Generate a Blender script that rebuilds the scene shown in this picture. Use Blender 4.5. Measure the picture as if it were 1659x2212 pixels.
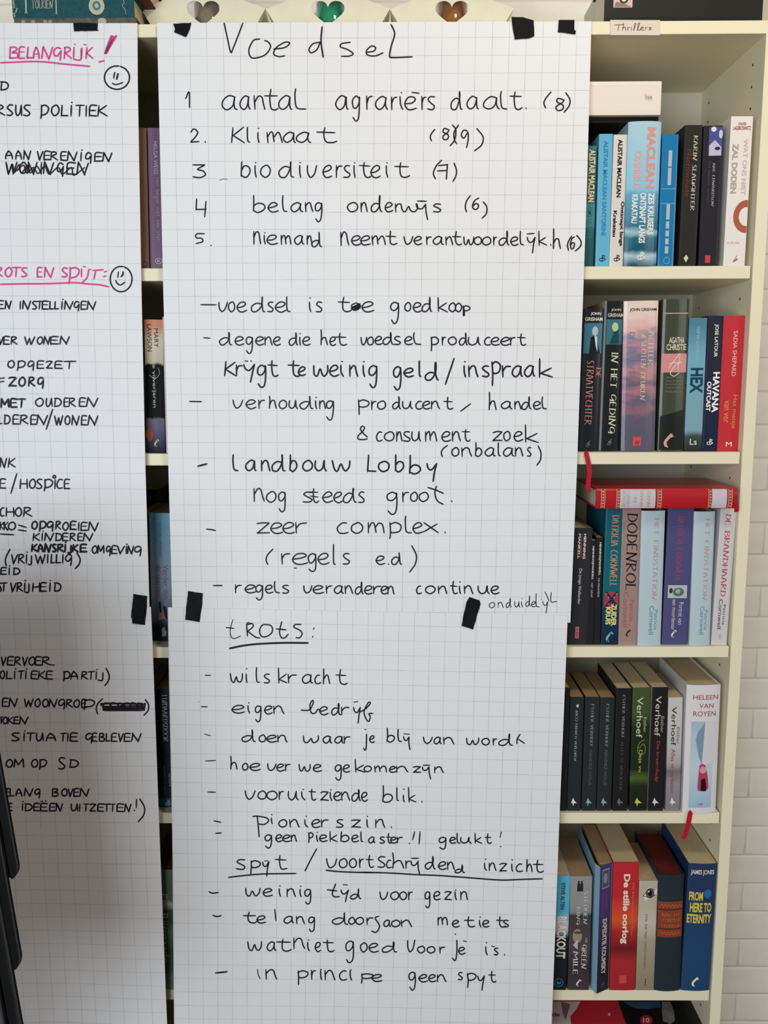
import bpy, math, random
from mathutils import Matrix, Vector
random.seed(7)
for o in list(bpy.data.objects): bpy.data.objects.remove(o)
SC = bpy.context.scene; COL = SC.collection
ZB = 1.48                      # camera height above the floor (m)

# ------------------------------------------------------------- camera
F, PIT, YAW, ROL, DIST = 1907.98, 0.1499989, -0.0072384, -0.0033416, 1407.93   # mm
def rot(d):
    x, y, z = d
    c, s = math.cos(ROL), math.sin(ROL); x, z = c*x-s*z, s*x+c*z
    c, s = math.cos(PIT), math.sin(PIT); y, z = c*y+s*z, -s*y+c*z
    c, s = math.cos(YAW), math.sin(YAW); x, y = c*x+s*y, -s*x+c*y
    return Vector((x, y, z))
CR, CF, CU = rot((1,0,0)), rot((0,1,0)), rot((0,0,1))
cd = bpy.data.cameras.new('camera'); cam = bpy.data.objects.new('camera', cd); COL.objects.link(cam)
cd.sensor_fit = 'VERTICAL'; cd.sensor_height = 24; cd.lens = F*24/2212; cd.clip_start = .05
M = Matrix(((CR[0],CU[0],-CF[0],0),(CR[1],CU[1],-CF[1],-DIST/1000),(CR[2],CU[2],-CF[2],ZB),(0,0,0,1)))
cam.matrix_world = M; SC.camera = cam

# ------------------------------------------------------------- world, lights, exposure
W = bpy.data.worlds.new('room_light'); SC.world = W; W.use_nodes = True
W.node_tree.nodes['Background'].inputs[0].default_value = (.80,.86,1,1)
W.node_tree.nodes['Background'].inputs[1].default_value = .205
def area(name, loc, target, sx, sy, power, col):
    l = bpy.data.lights.new(name, 'AREA'); l.shape = 'RECTANGLE'; l.size = sx; l.size_y = sy; l.energy = power; l.color = col
    o = bpy.data.objects.new(name, l); COL.objects.link(o); o.location = loc
    o.rotation_euler = (Vector(target)-Vector(loc)).to_track_quat('-Z','Y').to_euler(); return o
area('window_daylight', (-1.05,-2.8,1.42), (-.1,0,1.2), 1.6, 1.4, 57, (.85,.94,1))
area('ceiling_lamp', (.55,-1.0,2.7), (.2,.2,1.6), .3, .3, 9.5, (1,.84,.60))
area('right_fill_light', (2.3,-2.6,1.9), (.2,0,1.4), 1.2, 1.2, 14, (1,.97,.92))  # soft fill from the front right, its source unseen
SC.view_settings.view_transform = 'Standard'; SC.view_settings.look = 'None'
SC.view_settings.gamma = 1; SC.view_settings.use_curve_mapping = False
SC.view_settings.exposure = -0.12

# ------------------------------------------------------------- helpers
def unproj(u, v, Y):
    d = rot(((u-829.5)/F, 1, -(v-1106)/F)); t = (DIST+Y)/d.y
    return d.x*t, d.z*t
def proj(X, Y, Z):
    p = Vector((X, Y+DIST, Z)); z = p.dot(CF)
    return 829.5+F*p.dot(CR)/z, 1106-F*p.dot(CU)/z
def XatU(u, Y, Z):
    a, b = -1200., 1200.
    for _ in range(40):
        m = (a+b)/2
        if proj(m, Y, Z)[0] < u: a = m
        else: b = m
    return a
def ZatV(v, X, Y):
    a, b = -1600., 900.
    for _ in range(40):
        m = (a+b)/2
        if proj(X, Y, m)[1] > v: a = m
        else: b = m
    return a
def lin(c):
    c = [x*.9+.1*(sum(c[:3])/3) for x in c[:3]]
    return tuple(((x/255+.055)/1.055)**2.4 if x > 10.3 else x/255/12.92 for x in c)
MC = {}
def mat(c, rough=.55, coat=0, noise=0, nscale=60, metal=0, bump=0):
    k = (tuple(c), rough, coat, noise, nscale, metal, bump)
    if k in MC: return MC[k]
    m = bpy.data.materials.new('paint_%d' % len(MC)); m.use_nodes = True; MC[k] = m
    n, L = m.node_tree.nodes, m.node_tree.links; b = n['Principled BSDF']
    b.inputs['Roughness'].default_value = rough; b.inputs['Coat Weight'].default_value = coat
    b.inputs['Coat Roughness'].default_value = .18; b.inputs['Metallic'].default_value = metal; b.inputs['Specular IOR Level'].default_value = .14
    col = lin(c)+(1,)
    b.inputs['Base Color'].default_value = col
    if noise or bump:
        tc = n.new('ShaderNodeTexCoord'); nt = n.new('ShaderNodeTexNoise'); nt.inputs['Scale'].default_value = nscale
        nt.inputs['Detail'].default_value = 5; L.new(tc.outputs['Object'], nt.inputs['Vector'])
        if noise:
            r = n.new('ShaderNodeMapRange'); r.inputs[1].default_value = .3; r.inputs[2].default_value = .7
            r.inputs[3].default_value = 1-noise; r.inputs[4].default_value = 1+noise
            mx = n.new('ShaderNodeVectorMath'); mx.operation = 'SCALE'; mx.inputs[0].default_value = col[:3]
            L.new(nt.outputs[0], r.inputs[0]); L.new(r.outputs[0], mx.inputs['Scale']); L.new(mx.outputs[0], b.inputs['Base Color'])
        if bump:
            bp = n.new('ShaderNodeBump'); bp.inputs['Strength'].default_value = bump; bp.inputs['Distance'].default_value = .002
            L.new(nt.outputs[0], bp.inputs['Height']); L.new(bp.outputs[0], b.inputs['Normal'])
    return m
def matramp(stops, H, rough=.4, coat=.3, warp=0, nscale=30, const=False, stretch=1):
    """printed artwork: colours by height on the spine (0 bottom .. 1 top), edges broken up by noise"""
    m = bpy.data.materials.new('print_%d' % len(bpy.data.materials)); m.use_nodes = True
    n, L = m.node_tree.nodes, m.node_tree.links; b = n['Principled BSDF']
    b.inputs['Roughness'].default_value = rough; b.inputs['Coat Weight'].default_value = coat*.6; b.inputs['Coat Roughness'].default_value = .15; b.inputs['Specular IOR Level'].default_value = .14
    tc = n.new('ShaderNodeTexCoord'); sp = n.new('ShaderNodeSeparateXYZ'); L.new(tc.outputs['Object'], sp.inputs[0])
    d = n.new('ShaderNodeMath'); d.operation = 'DIVIDE'; d.inputs[1].default_value = H/1000; L.new(sp.outputs[2], d.inputs[0])
    src = d.outputs[0]
    if warp:
        mp = n.new('ShaderNodeMapping'); mp.inputs['Scale'].default_value = (1,1,stretch); L.new(tc.outputs['Object'], mp.inputs[0])
        nt = n.new('ShaderNodeTexNoise'); nt.inputs['Scale'].default_value = nscale; nt.inputs['Detail'].default_value = 4
        L.new(mp.outputs[0], nt.inputs['Vector'])
        a = n.new('ShaderNodeMath'); a.operation = 'MULTIPLY_ADD'; a.inputs[1].default_value = warp; a.inputs[2].default_value = -warp/2
        L.new(nt.outputs[0], a.inputs[0]); s = n.new('ShaderNodeMath'); L.new(a.outputs[0], s.inputs[0]); L.new(src, s.inputs[1]); src = s.outputs[0]
    r = n.new('ShaderNodeValToRGB'); L.new(src, r.inputs[0]); L.new(r.outputs[0], b.inputs['Base Color'])
    e = r.color_ramp.elements
    if const: r.color_ramp.interpolation = 'CONSTANT'
    while len(e) < len(stops): e.new(.5)
    for i, (p, c) in enumerate(stops): e[i].position = p
    for i, (p, c) in enumerate(stops): e[i].color = lin(c)+(1,)
    return m
def mesh(name, V, Fc, m, parent=None, smooth=False, mm=True, world=True):
    k = .001 if mm else 1
    me = bpy.data.meshes.new(name)
    me.from_pydata([(a*k, b*k, c*k+(ZB if world else 0)) for a, b, c in V], [], Fc); me.update()
    if m: me.materials.append(m)
    if smooth: me.shade_smooth()
    o = bpy.data.objects.new(name, me); COL.objects.link(o)
    if parent:
        o.parent = parent
        if world: o.matrix_parent_inverse = Matrix.LocRotScale(parent.location, parent.rotation_euler, None).inverted()
    return o
def empty(name, loc, label, cat, group=None, ry=0, rz=0, rx=0):
    o = bpy.data.objects.new(name, None); COL.objects.link(o); o.location = (loc[0]/1000, loc[1]/1000, loc[2]/1000+ZB)
    o.rotation_euler = (rx, ry, rz); o.empty_display_size = .02
    tag(o, label, cat, group); return o
def tag(o, label, cat, group=None):
    o['label'] = label; o['category'] = cat
    if group: o['group'] = group
    return o
def boxV(x0, x1, y0, y1, z0, z1, c=0):
    """box with a small chamfer on the edges along x and z fronts"""
    if c == 0:
        V = [(x,y,z) for x in (x0,x1) for y in (y0,y1) for z in (z0,z1)]
        return V, [(0,1,3,2),(4,6,7,5),(0,4,5,1),(2,3,7,6),(0,2,6,4),(1,5,7,3)]
    V = []; 
    for (x, y, z, ins) in ((x0,y0,z0,0),(x1,y0,z0,0)): pass
    R = []
    def ring(y, i): return [(x0+i,y,z0+i),(x1-i,y,z0+i),(x1-i,y,z1-i),(x0+i,y,z1-i)]
    V = ring(y0,c)+ring(y0+c,0)+ring(y1-c,0)+ring(y1,c); Fc = [(0,1,2,3)]
    for k in range(3):
        for j in range(4): a = k*4+j; b2 = k*4+(j+1)%4; Fc.append((a, a+4, b2+4, b2))
    Fc.append((15,14,13,12)); return V, Fc
def box(name, x0, x1, y0, y1, z0, z1, m, parent=None, c=.6):
    V, Fc = boxV(x0, x1, y0, y1, z0, z1, c); return mesh(name, V, Fc, m, parent)
class MB:
    def __init__(s): s.V = []; s.F = []
    def add(s, V, Fc):
        k = len(s.V); s.V += V; s.F += [tuple(i+k for i in f) for f in Fc]

# ------------------------------------------------------------- setting
CREAM = mat((242,232,198), .45, .1, .012, 8)
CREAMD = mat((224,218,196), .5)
WALLP = mat((240,235,222), .8, 0, .04, 22, 0, .4)
wall = mesh('wall_back', [(-2600,289,-1480),(2600,289,-1480),(2600,289,1100),(-2600,289,1100),(-2600,340,-1480),(2600,340,-1480),(2600,340,1100),(-2600,340,1100)],
     [(0,1,2,3),(4,7,6,5),(3,2,6,7),(0,4,5,1),(0,3,7,4),(1,5,6,2)], mat((222,217,204), .85, 0, .05, 20, 0, .4)); wall['kind'] = 'structure'
fl = mesh('floor', *boxV(-2600,2600,-3000,340,-1530,-1480), mat((150,120,88), .5, 0, .15, 9)); fl['kind'] = 'structure'
def brick_mesh(seed, w=221.2, h=62.3, d=3):
    R = random.Random(seed); V = []; nx, nz = 5, 3
    for k, (ins, y) in enumerate(((0,d),(0,.6),(4,0))):
        P = []
        def j(a): return R.uniform(-a, a)
        x0, x1, z0, z1 = -w/2+ins, w/2-ins, -h/2+ins, h/2-ins
        for i in range(nx): P.append((x0+(x1-x0)*i/nx+(j(.8)), y, z0+j(.8)))
        for i in range(nz): P.append((x1+j(.8), y, z0+(z1-z0)*i/nz))
        for i in range(nx): P.append((x1-(x1-x0)*i/nx, y, z1+j(.8)))
        for i in range(nz): P.append((x0+j(.8), y, z1-(z1-z0)*i/nz))
        V += P
    n = 2*(nx+nz); Fc = []
    for k in range(2):
        for i in range(n): a = k*n+i; b = k*n+(i+1)%n; Fc.append((a, b, b+n, a+n))
    Fc.append(tuple(range(2*n, 3*n)))
    me = bpy.data.meshes.new('brick'); me.from_pydata([(a/1000,b/1000,c/1000) for a,b,c in V], [], Fc); me.materials.append(WALLP); me.shade_smooth()
    return me
BM = [brick_mesh(i) for i in range(5)]
def brick(x, z, me):
    o = bpy.data.objects.new('brick', me); COL.objects.link(o); o.parent = wall
    o.location = (x/1000, .2900-.0015, z/1000+ZB); o.rotation_euler.y = random.uniform(-.004, .004)
z = -1445.; r = 0
ZC0 = 63.0
while z < 800:
    off = 0 if r % 2 else 111
    for i in range(-8, 7):
        x = i*222+off+62
        if z > 470 and -900 < x < 1100 or x > 560 and x < 1000: brick(x, z, BM[(i*3+r) % 5])
    z += ZC0; r += 1

# ------------------------------------------------------------- bookcases
SH = [(523.5,505),(170.3,151),(-117.8,-136.8),(-438.5,-457),(-730.9,-750),(-1063.2,-1082.4),(-1212,-1231)]
def bookcase(x0, x1, label):
    r = empty('bookcase', ((x0+x1)/2, 140, -1480), label, 'bookcase')
    box('side_panel', x0, x0+18.5, 0, 280, -1480, 505 if x0 > -500 else 505, CREAM, r)
    box('side_panel', x1-18.5, x1, 0, 280, -1480, 523.5 if x1 > 0 else 505, CREAM, r)
    box('back_panel', x0+18, x1-18, 273, 279, -1470, 505, CREAMD, r)
    box('plinth', x0+18.5, x1-18.5, 12, 30, -1480, -1400, CREAM, r)
    for i, (a, b) in enumerate(SH+[(-1400,-1418)]):
        if i == 0: box('top_board', x0 if x0 > -500 else x0, x1-18.5 if x1 > 0 else x1, 0, 279, b, a, CREAM, r)
        else: box('shelf', x0+20, x1-21.5, 1.5, 272, b, a, CREAM, r)
    pm = MB()
    for sx, xx in ((1, x1-18.6), ):
        zz = -1380
        while zz < 490:
            for yy in (45, 235):
                c = [(xx-.15, yy+2.4*math.cos(q*math.pi/4), zz+2.4*math.sin(q*math.pi/4)) for q in range(8)]
                pm.add(c, [tuple(range(8))])
            zz += 32
    if x1 > 0:
        h = mesh('peg_holes', pm.V, pm.F, mat((60,52,40), .9), r); h['kind'] = 'stuff'
    return r
bookcase(-222, 579, 'cream white bookcase on the right with its side panel against the brick wall')
bookcase(-1024, -223, 'cream white bookcase on the left seen in the gap between the two posters')

# ------------------------------------------------------------- stroke font (hand and serif lettering)
# x 0..1 of the letter's width; y 0 baseline, 1 x-height (or cap height), 2 ascender, -1 descender
G = {
'a':".85,.9 .5,1 .1,.65 .05,.25 .35,0 .7,.3 .85,.9;.84,.9 .82,.45 .87,.1 1,.03", 'b':".08,2 .09,1 .05,.05;.08,.6 .4,.95 .85,.85 1,.45 .75,.08 .4,-.05 .12,.1",
'c':".9,.95 .5,.98 .1,.55 .2,.08 .6,-.02 1,.1", 'd':".72,.8 .4,.88 .05,.5 .1,.05 .4,0 .7,.5 .8,1.2 .78,2;.78,2 .76,1 .85,.12 1,0",
'e':".08,.42 .6,.52 .92,.78 .7,1 .3,.9 .05,.45 .25,.05 .6,-.03 1,.12", 'f':".9,1.8 .6,2 .42,1.5 .35,0;.05,1 .8,1",
'g':".85,.85 .5,1 .1,.7 .15,.2 .5,.1 .85,.5 .9,.92;.9,.92 .92,0 .8,-.8 .45,-1 .15,-.7", 'h':".1,2 .12,1 .08,0;.1,.5 .4,.95 .7,.95 .85,.5 .97,0",
'i':".3,1 .35,.4 .7,0", 'j':".8,1 .8,0 .65,-.8 .35,-1 0,-.7", 'k':".08,2 .12,0;.9,1 .15,.42;.15,.42 1,0", 'l':".2,2 .15,1 .3,.15 .9,.02",
'm':".03,1 .06,0;.05,.55 .25,.98 .4,.9 .48,.05;.47,.55 .68,.98 .88,.8 1,0", 'n':".05,1 .08,0;.08,.55 .4,.98 .7,.9 .85,.4 1,0",
'o':".5,1 .1,.75 .05,.3 .4,0 .85,.2 .95,.65 .7,.97 .45,1", 'p':".1,1 .14,0 .1,-1;.1,.8 .5,1 .97,.7 .85,.2 .4,0 .13,.12",
'r':".1,1 .15,0;.15,.5 .45,.9 1,.95", 's':".92,.95 .4,1 .12,.75 .5,.5 .92,.25 .7,0 .05,.03", 't':".42,1.9 .36,.8 .45,.12 .75,-.03 1,.12;0,1.02 .9,.97",
'u':".05,1 .03,.35 .3,0 .65,.25 .8,1;.8,1 .83,.3 1,0", 'v':"0,1 .08,.4 .35,0 .75,.3 1,1", 'w':"0,1 .08,.2 .28,0 .48,.65 .58,.15 .75,0 .95,.4 .97,1",
'x':".05,1 1,0;.95,.85 .05,.1", 'y':".02,1 .15,.5 .5,.35 .95,1;.95,1 .75,0 .62,-1", 'z':".05,.9 .45,1 .9,.95 .9,.9 .1,.08 .1,.05 .5,.05 1,.02",
'Y':".02,1 .1,.5 .45,.4 .8,.95;.8,.95 .82,0 .95,-.95;.1,1.55 .85,1.5", '1':"0,.6 .8,1 .9,0", '2':".02,.75 .4,1 .85,.8 .6,.4 .05,.03 .1,.02 1,.06",
'3':".05,.95 .9,1 .95,.95 .4,.6 .8,.5 1,.2 .6,0 .05,.05", '6':".95,1 .4,.8 .05,.35 .3,0 .8,.1 .9,.4 .5,.5 .15,.3", '8':".85,.9 .3,1 .15,.7 .8,.4 .7,.05 .25,0 .1,.3 .7,.65 .9,.85",
'9':".9,.95 .35,1 .05,.75 .4,.55 .9,.85 .9,.4 .75,0", '(':".95,1 .3,.65 .05,.3 .25,0", ')':".3,1 .9,.65 .8,.3 .05,0", '.':".3,.1 .6,0", '-':"0,.5 1,.48",
'/':".98,1 .03,0", '!':".8,1 .4,.25;.2,.03 .3,0", '&':"1,.15 .4,.6 .3,.9 .5,1 .7,.85 .5,.6 .05,.3 .05,.02 .6,.0 .95,.05",
'A':"0,0 .08,.5 .35,.97 .38,.97 .7,.6 .85,0;.05,.38 .8,.42", 'B':".1,1 .05,0;.08,1 .7,.98 .9,.75 .3,.52 .9,.45 .95,.12 .5,0 0,.02", 'C':".95,.95 .4,.95 .05,.45 .3,.03 1,.08",
'D':".15,1 .05,0;.0,.98 .7,.9 1,.5 .7,.1 .0,.0", 'E':".95,1 .1,.97 .0,.03 .02,.02 .95,0;.08,.55 .8,.55", 'F':".95,1 .1,.97 .0,0;.08,.55 .8,.55",
'G':".95,.85 .5,1 .08,.7 .1,.3 .5,.25 .9,.6;.95,.7 .9,.2 .82,-.45", 'H':".05,1 0,0;.92,1 .95,0;0,.5 1,.52", 'I':".6,1 .4,0", 'i2':"", 'J':".9,.85 .85,-.1 .5,-.3 .05,-.15",
'K':".12,1 0,0;.95,1 .1,.48;.1,.48 1,0", 'L':".1,1 .0,.06 .03,.03 1,.04", 'M':"0,0 .1,1 .12,1 .45,.35 .48,.35 .9,1 .92,1 1,0", 'N':"0,0 .12,1 .14,1 .65,.02 .67,.02 1,1.05",
'O':".5,1 .1,.75 .03,.3 .4,0 .85,.2 .97,.65 .7,.97 .45,1", 'P':".1,1 .08,.2 .0,-.5;.05,.9 .6,1 1,.7 .75,.2 .05,.05", 'R':".12,1 .0,0;.05,.95 .6,1 .85,.78 .15,.45;.15,.45 1,0",
'S':".95,.95 .4,1 .1,.75 .5,.5 .9,.22 .55,0 .02,.05", 'T':".48,1 .4,0;0,.98 1,1.02", 'U':".05,1 .03,.3 .3,0 .7,.25 .9,1;.92,1 1,0", 'V':"0,1 .35,0 .38,0 1,1",
'W':"0,1 .22,0 .25,0 .5,.75 .52,.75 .68,0 .7,0 1,1", 'Q':"0,1 0,1 .5,.5 .5,.5 .5,0;1,1 .5,.5",
'Z':".05,.9 .4,1 .9,.95 .9,.9 .1,.08 .1,.04 .5,.05 1,.02",
}
GS = {}
for k, v in G.items():
    GS[k] = [[tuple(float(q) for q in p.split(',')) for p in st.split()] for st in v.split(';') if st.strip()]
DOT = {'i':(.5,1.55), 'j':(.9,1.5)}
def spline(P, step):
    if len(P) < 3: 
        n = max(1, int(math.dist(P[0], P[-1])/step/2)); return [(P[0][0]+(P[1][0]-P[0][0])*i/n, P[0][1]+(P[1][1]-P[0][1])*i/n) for i in range(n+1)]
    Q = [(2*P[0][0]-P[1][0], 2*P[0][1]-P[1][1])]+list(P)+[(2*P[-1][0]-P[-2][0], 2*P[-1][1]-P[-2][1])]; out = []
    for i in range(1, len(Q)-2):
        a, b, c, d = Q[i-1:i+3]; n = max(2, int(math.dist(b, c)/step)+1); n = min(n, 9)
        for k in range(n):
            t = k/n
            out.append(tuple(.5*((2*b[j])+(-a[j]+c[j])*t+(2*a[j]-5*b[j]+4*c[j]-d[j])*t*t+(-a[j]+3*b[j]-3*c[j]+d[j])*t**3) for j in (0,1)))
    out.append(P[-1]); return out
def ribbon(P, w, V, Fc, contrast=None, taper=True):
    """flat 2D ribbon along P; contrast=(thick, thin) by stroke direction"""
    n = len(P)
    for i, p in enumerate(P):
        a = P[max(0, i-1)]; b = P[min(n-1, i+1)]; dx, dy = b[0]-a[0], b[1]-a[1]; L = math.hypot(dx, dy) or 1
        dx, dy = dx/L, dy/L
        ww = w
        if contrast: ww = contrast[1]+(contrast[0]-contrast[1])*abs(dy)**1.5
        elif taper:
            if i == 0 or i == n-1: ww = w*.7
            ex = .5*w*(-1 if i == 0 else (1 if i == n-1 else 0))*.6; p = (p[0]+dx*ex, p[1]+dy*ex)
        V.append((p[0]-dy*ww/2, p[1]+dx*ww/2)); V.append((p[0]+dy*ww/2, p[1]-dx*ww/2))
    k = len(V)-2*n
    for i in range(n-1): Fc.append((k+2*i, k+2*i+1, k+2*i+3, k+2*i+2))

# ------------------------------------------------------------- posters
def hC(X, Z):       # front surface of the hanging centre sheets (mm, negative = towards the room)
    t = (523-Z)/900
    return -4-13*min(t,1.02)+1.5*math.sin(X/95+Z/400)*min(1, .3+t)+1.2*math.sin(Z/160+X/230)*min(1, .2+t)
def hC2(X, Z):
    t = max(0, (-360-Z)/750)
    return hC(X, Z)-1.3-13*t+2.5*math.sin(X/120+.8)*t+1.5*math.sin(Z/140)*t
def crease(X, Z, x0, z0, ang, w, d):
    nx, nz = -math.sin(ang), math.cos(ang); s = (X-x0)*nx+(Z-z0)*nz
    return d*math.exp(-abs(s)/w)
def hL(X, Z):
    t = (523-Z)/900
    c = crease(X, Z, -530, 95, math.radians(36), 55, 7)*min(1, max(0, (-X-380)/90)) + crease(X, Z, -420, -30, math.radians(28), 22, 2.5)*max(0, 1-abs(X+410)/90)
    return -3-11*min(t,1.02)+1.2*math.sin(X/110+Z/500)+1.4*math.sin(Z/140-X/200)*min(1,.2+t)-c*.8
def hL2(X, Z):
    t = max(0, (-350-Z)/750)
    return hL(X, Z)-1.3-6*t+4*math.sin(X/60+Z/900)*t
def onsheet(u, v, h, off=0):
    Y = -6
    for _ in range(5):
        X, Z = unproj(u, v, Y); Y = h(X, Z)-off
    return X, Y, Z
def paper_mat(u0, v0):
    m = bpy.data.materials.new('squared_paper'); m.use_nodes = True; n, L = m.node_tree.nodes, m.node_tree.links; b = n['Principled BSDF']
    b.inputs['Roughness'].default_value = .6
    uv = n.new('ShaderNodeUVMap'); sp = n.new('ShaderNodeSeparateXYZ'); L.new(uv.outputs[0], sp.inputs[0]); fs = []
    for k, o in ((0, u0), (1, v0)):
        a = n.new('ShaderNodeMath'); a.operation = 'SUBTRACT'; a.inputs[1].default_value = o-12.5-2500; L.new(sp.outputs[k], a.inputs[0])
        c = n.new('ShaderNodeMath'); c.operation = 'MODULO'; c.inputs[1].default_value = 25; L.new(a.outputs[0], c.inputs[0])
        d = n.new('ShaderNodeMath'); d.operation = 'SUBTRACT'; d.inputs[1].default_value = 12.5; L.new(c.outputs[0], d.inputs[0])
        e = n.new('ShaderNodeMath'); e.operation = 'ABSOLUTE'; L.new(d.outputs[0], e.inputs[0])
        g = n.new('ShaderNodeMath'); g.operation = 'LESS_THAN'; g.inputs[1].default_value = .34 if k == 0 else .31; L.new(e.outputs[0], g.inputs[0]); fs.append(g)
    mx = n.new('ShaderNodeMath'); mx.operation = 'MAXIMUM'; L.new(fs[0].outputs[0], mx.inputs[0]); L.new(fs[1].outputs[0], mx.inputs[1])
    tc = n.new('ShaderNodeTexCoord'); nt = n.new('ShaderNodeTexNoise'); nt.inputs['Scale'].default_value = 35; L.new(tc.outputs['Object'], nt.inputs[0])
    s = n.new('ShaderNodeMath'); s.operation = 'MULTIPLY'; L.new(mx.outputs[0], s.inputs[0]); L.new(nt.outputs[0], s.inputs[1])
    q = n.new('ShaderNodeMix'); q.data_type = 'RGBA'; q.inputs[6].default_value = lin((235,235,237))+(1,); q.inputs[7].default_value = lin((148,142,151))+(1,)
    L.new(s.outputs[0], q.inputs[0]); L.new(q.outputs[2], b.inputs['Base Color'])
    bp = n.new('ShaderNodeBump'); bp.inputs['Strength'].default_value = .12; bp.inputs['Distance'].default_value = .004
    n2 = n.new('ShaderNodeTexNoise'); n2.inputs['Scale'].default_value = 11; n2.inputs['Detail'].default_value = 3; L.new(tc.outputs['Object'], n2.inputs[0])
    L.new(n2.outputs[0], bp.inputs['Height']); L.new(bp.outputs[0], b.inputs['Normal'])
    return m
def sheet(name, label, L, R, T, h, u0, v0, vbot, rag=False):
    """L,R: pixel polylines (v,u) of the edges; T: top edge (uL,vL,uR,vR); vbot: bottom edge v at left,right"""
    def ip(P, v):
        for a, b in zip(P, P[1:]):
            if v <= b[0]: break
        return a[1]+(b[1]-a[1])*(v-a[0])/(b[0]-a[0])
    nx, nz = 70, 100; V = []; UV = []
    for j in range(nz+1):
        for i in range(nx+1):
            s, t = i/nx, j/nz
            v = (T[0]*(1-s)+T[1]*s)*(1-t)+(vbot[0]*(1-s)+vbot[1]*s)*t
            ul, ur = ip(L, v), ip(R, v)
            X, Y, Z = onsheet(ul+(ur-ul)*s, v, h)
            xl = onsheet(ul, v, h)[0]; xr = onsheet(ur, v, h)[0]
            zt = onsheet(ul+(ur-ul)*s, T[0]*(1-s)+T[1]*s, h)[2]
            V.append((X, Y, Z)); UV.append(((X-xl), zt-Z) if u0 >= 0 else (xr-X, zt-Z))
    n = len(V); Fc = []
    for j in range(nz):
        for i in range(nx):
            a = j*(nx+1)+i; Fc.append((a, a+nx+1, a+nx+2, a+1))
    nf = len(Fc)
    r = empty(name, (V[nx//2][0], V[nx//2][1], V[nz*(nx+1)+nx//2][2]), label, 'poster')
    m = paper_mat(abs(u0), v0)
    back = [(x, y+.25, z) for x, y, z in V]; Fb = [tuple(reversed([i+n for i in f])) for f in Fc]
    rim = list(range(0, nx+1))+[j*(nx+1)+nx for j in range(1, nz+1)]+[nz*(nx+1)+i for i in range(nx-1, -1, -1)]+[j*(nx+1) for j in range(nz-1, 0, -1)]
    Fr = [(a, b, b+n, a+n) for a, b in zip(rim, rim[1:]+rim[:1])]
    o = mesh('paper_sheet', V+back, Fc+Fb+Fr, m, r, True)
    o.data.set_sharp_from_angle(angle=1.0)
    uvl = o.data.uv_layers.new(name='UVMap')
    for p in o.data.polygons:
        for li in p.loop_indices:
            vi = o.data.loops[li].vertex_index % n; uvl.data[li].uv = UV[vi]
    return r
P_C1 = sheet('squared_flipchart_sheet', 'squared white flipchart sheet headed Voedsel with numbered list, upper centre', [(48,339),(640,353),(1020,364),(1312,372),(1350,373)], [(45,1277.7),(400,1268),(600,1261),(1020,1246),(1345,1232),(1400,1230)], (49.5,46), hC, 23.6, 22, (1326,1345))
P_C2 = sheet('squared_flipchart_sheet', 'squared white flipchart sheet headed trots, lower centre under the Voedsel sheet', [(1312,362.5),(1440,364.5),(1800,372),(2212,376),(2700,384)], [(1312,1227),(1420,1223),(1780,1208),(2212,1192),(2700,1172)], (1312,1329), hC2, 25.7, 23, (2560,2575))
P_L1 = sheet('squared_flipchart_sheet', 'squared white flipchart sheet with pink heading and smiley, upper left edge', [(48,-640),(1400,-470)], [(50,297),(180,297.7),(640,306),(1000,314),(1312,323),(1400,325)], (49,50), hL, -25, 22, (1318,1314))
P_L2 = sheet('squared_flipchart_sheet', 'squared white flipchart sheet with black capitals in dim light, lower left edge', [(1308,-480),(2700,-300)], [(1309,326),(1400,330),(1800,344.6),(2212,361),(2700,380)], (1307,1311), hL2, -25, 22, (2540,2560))

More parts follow.
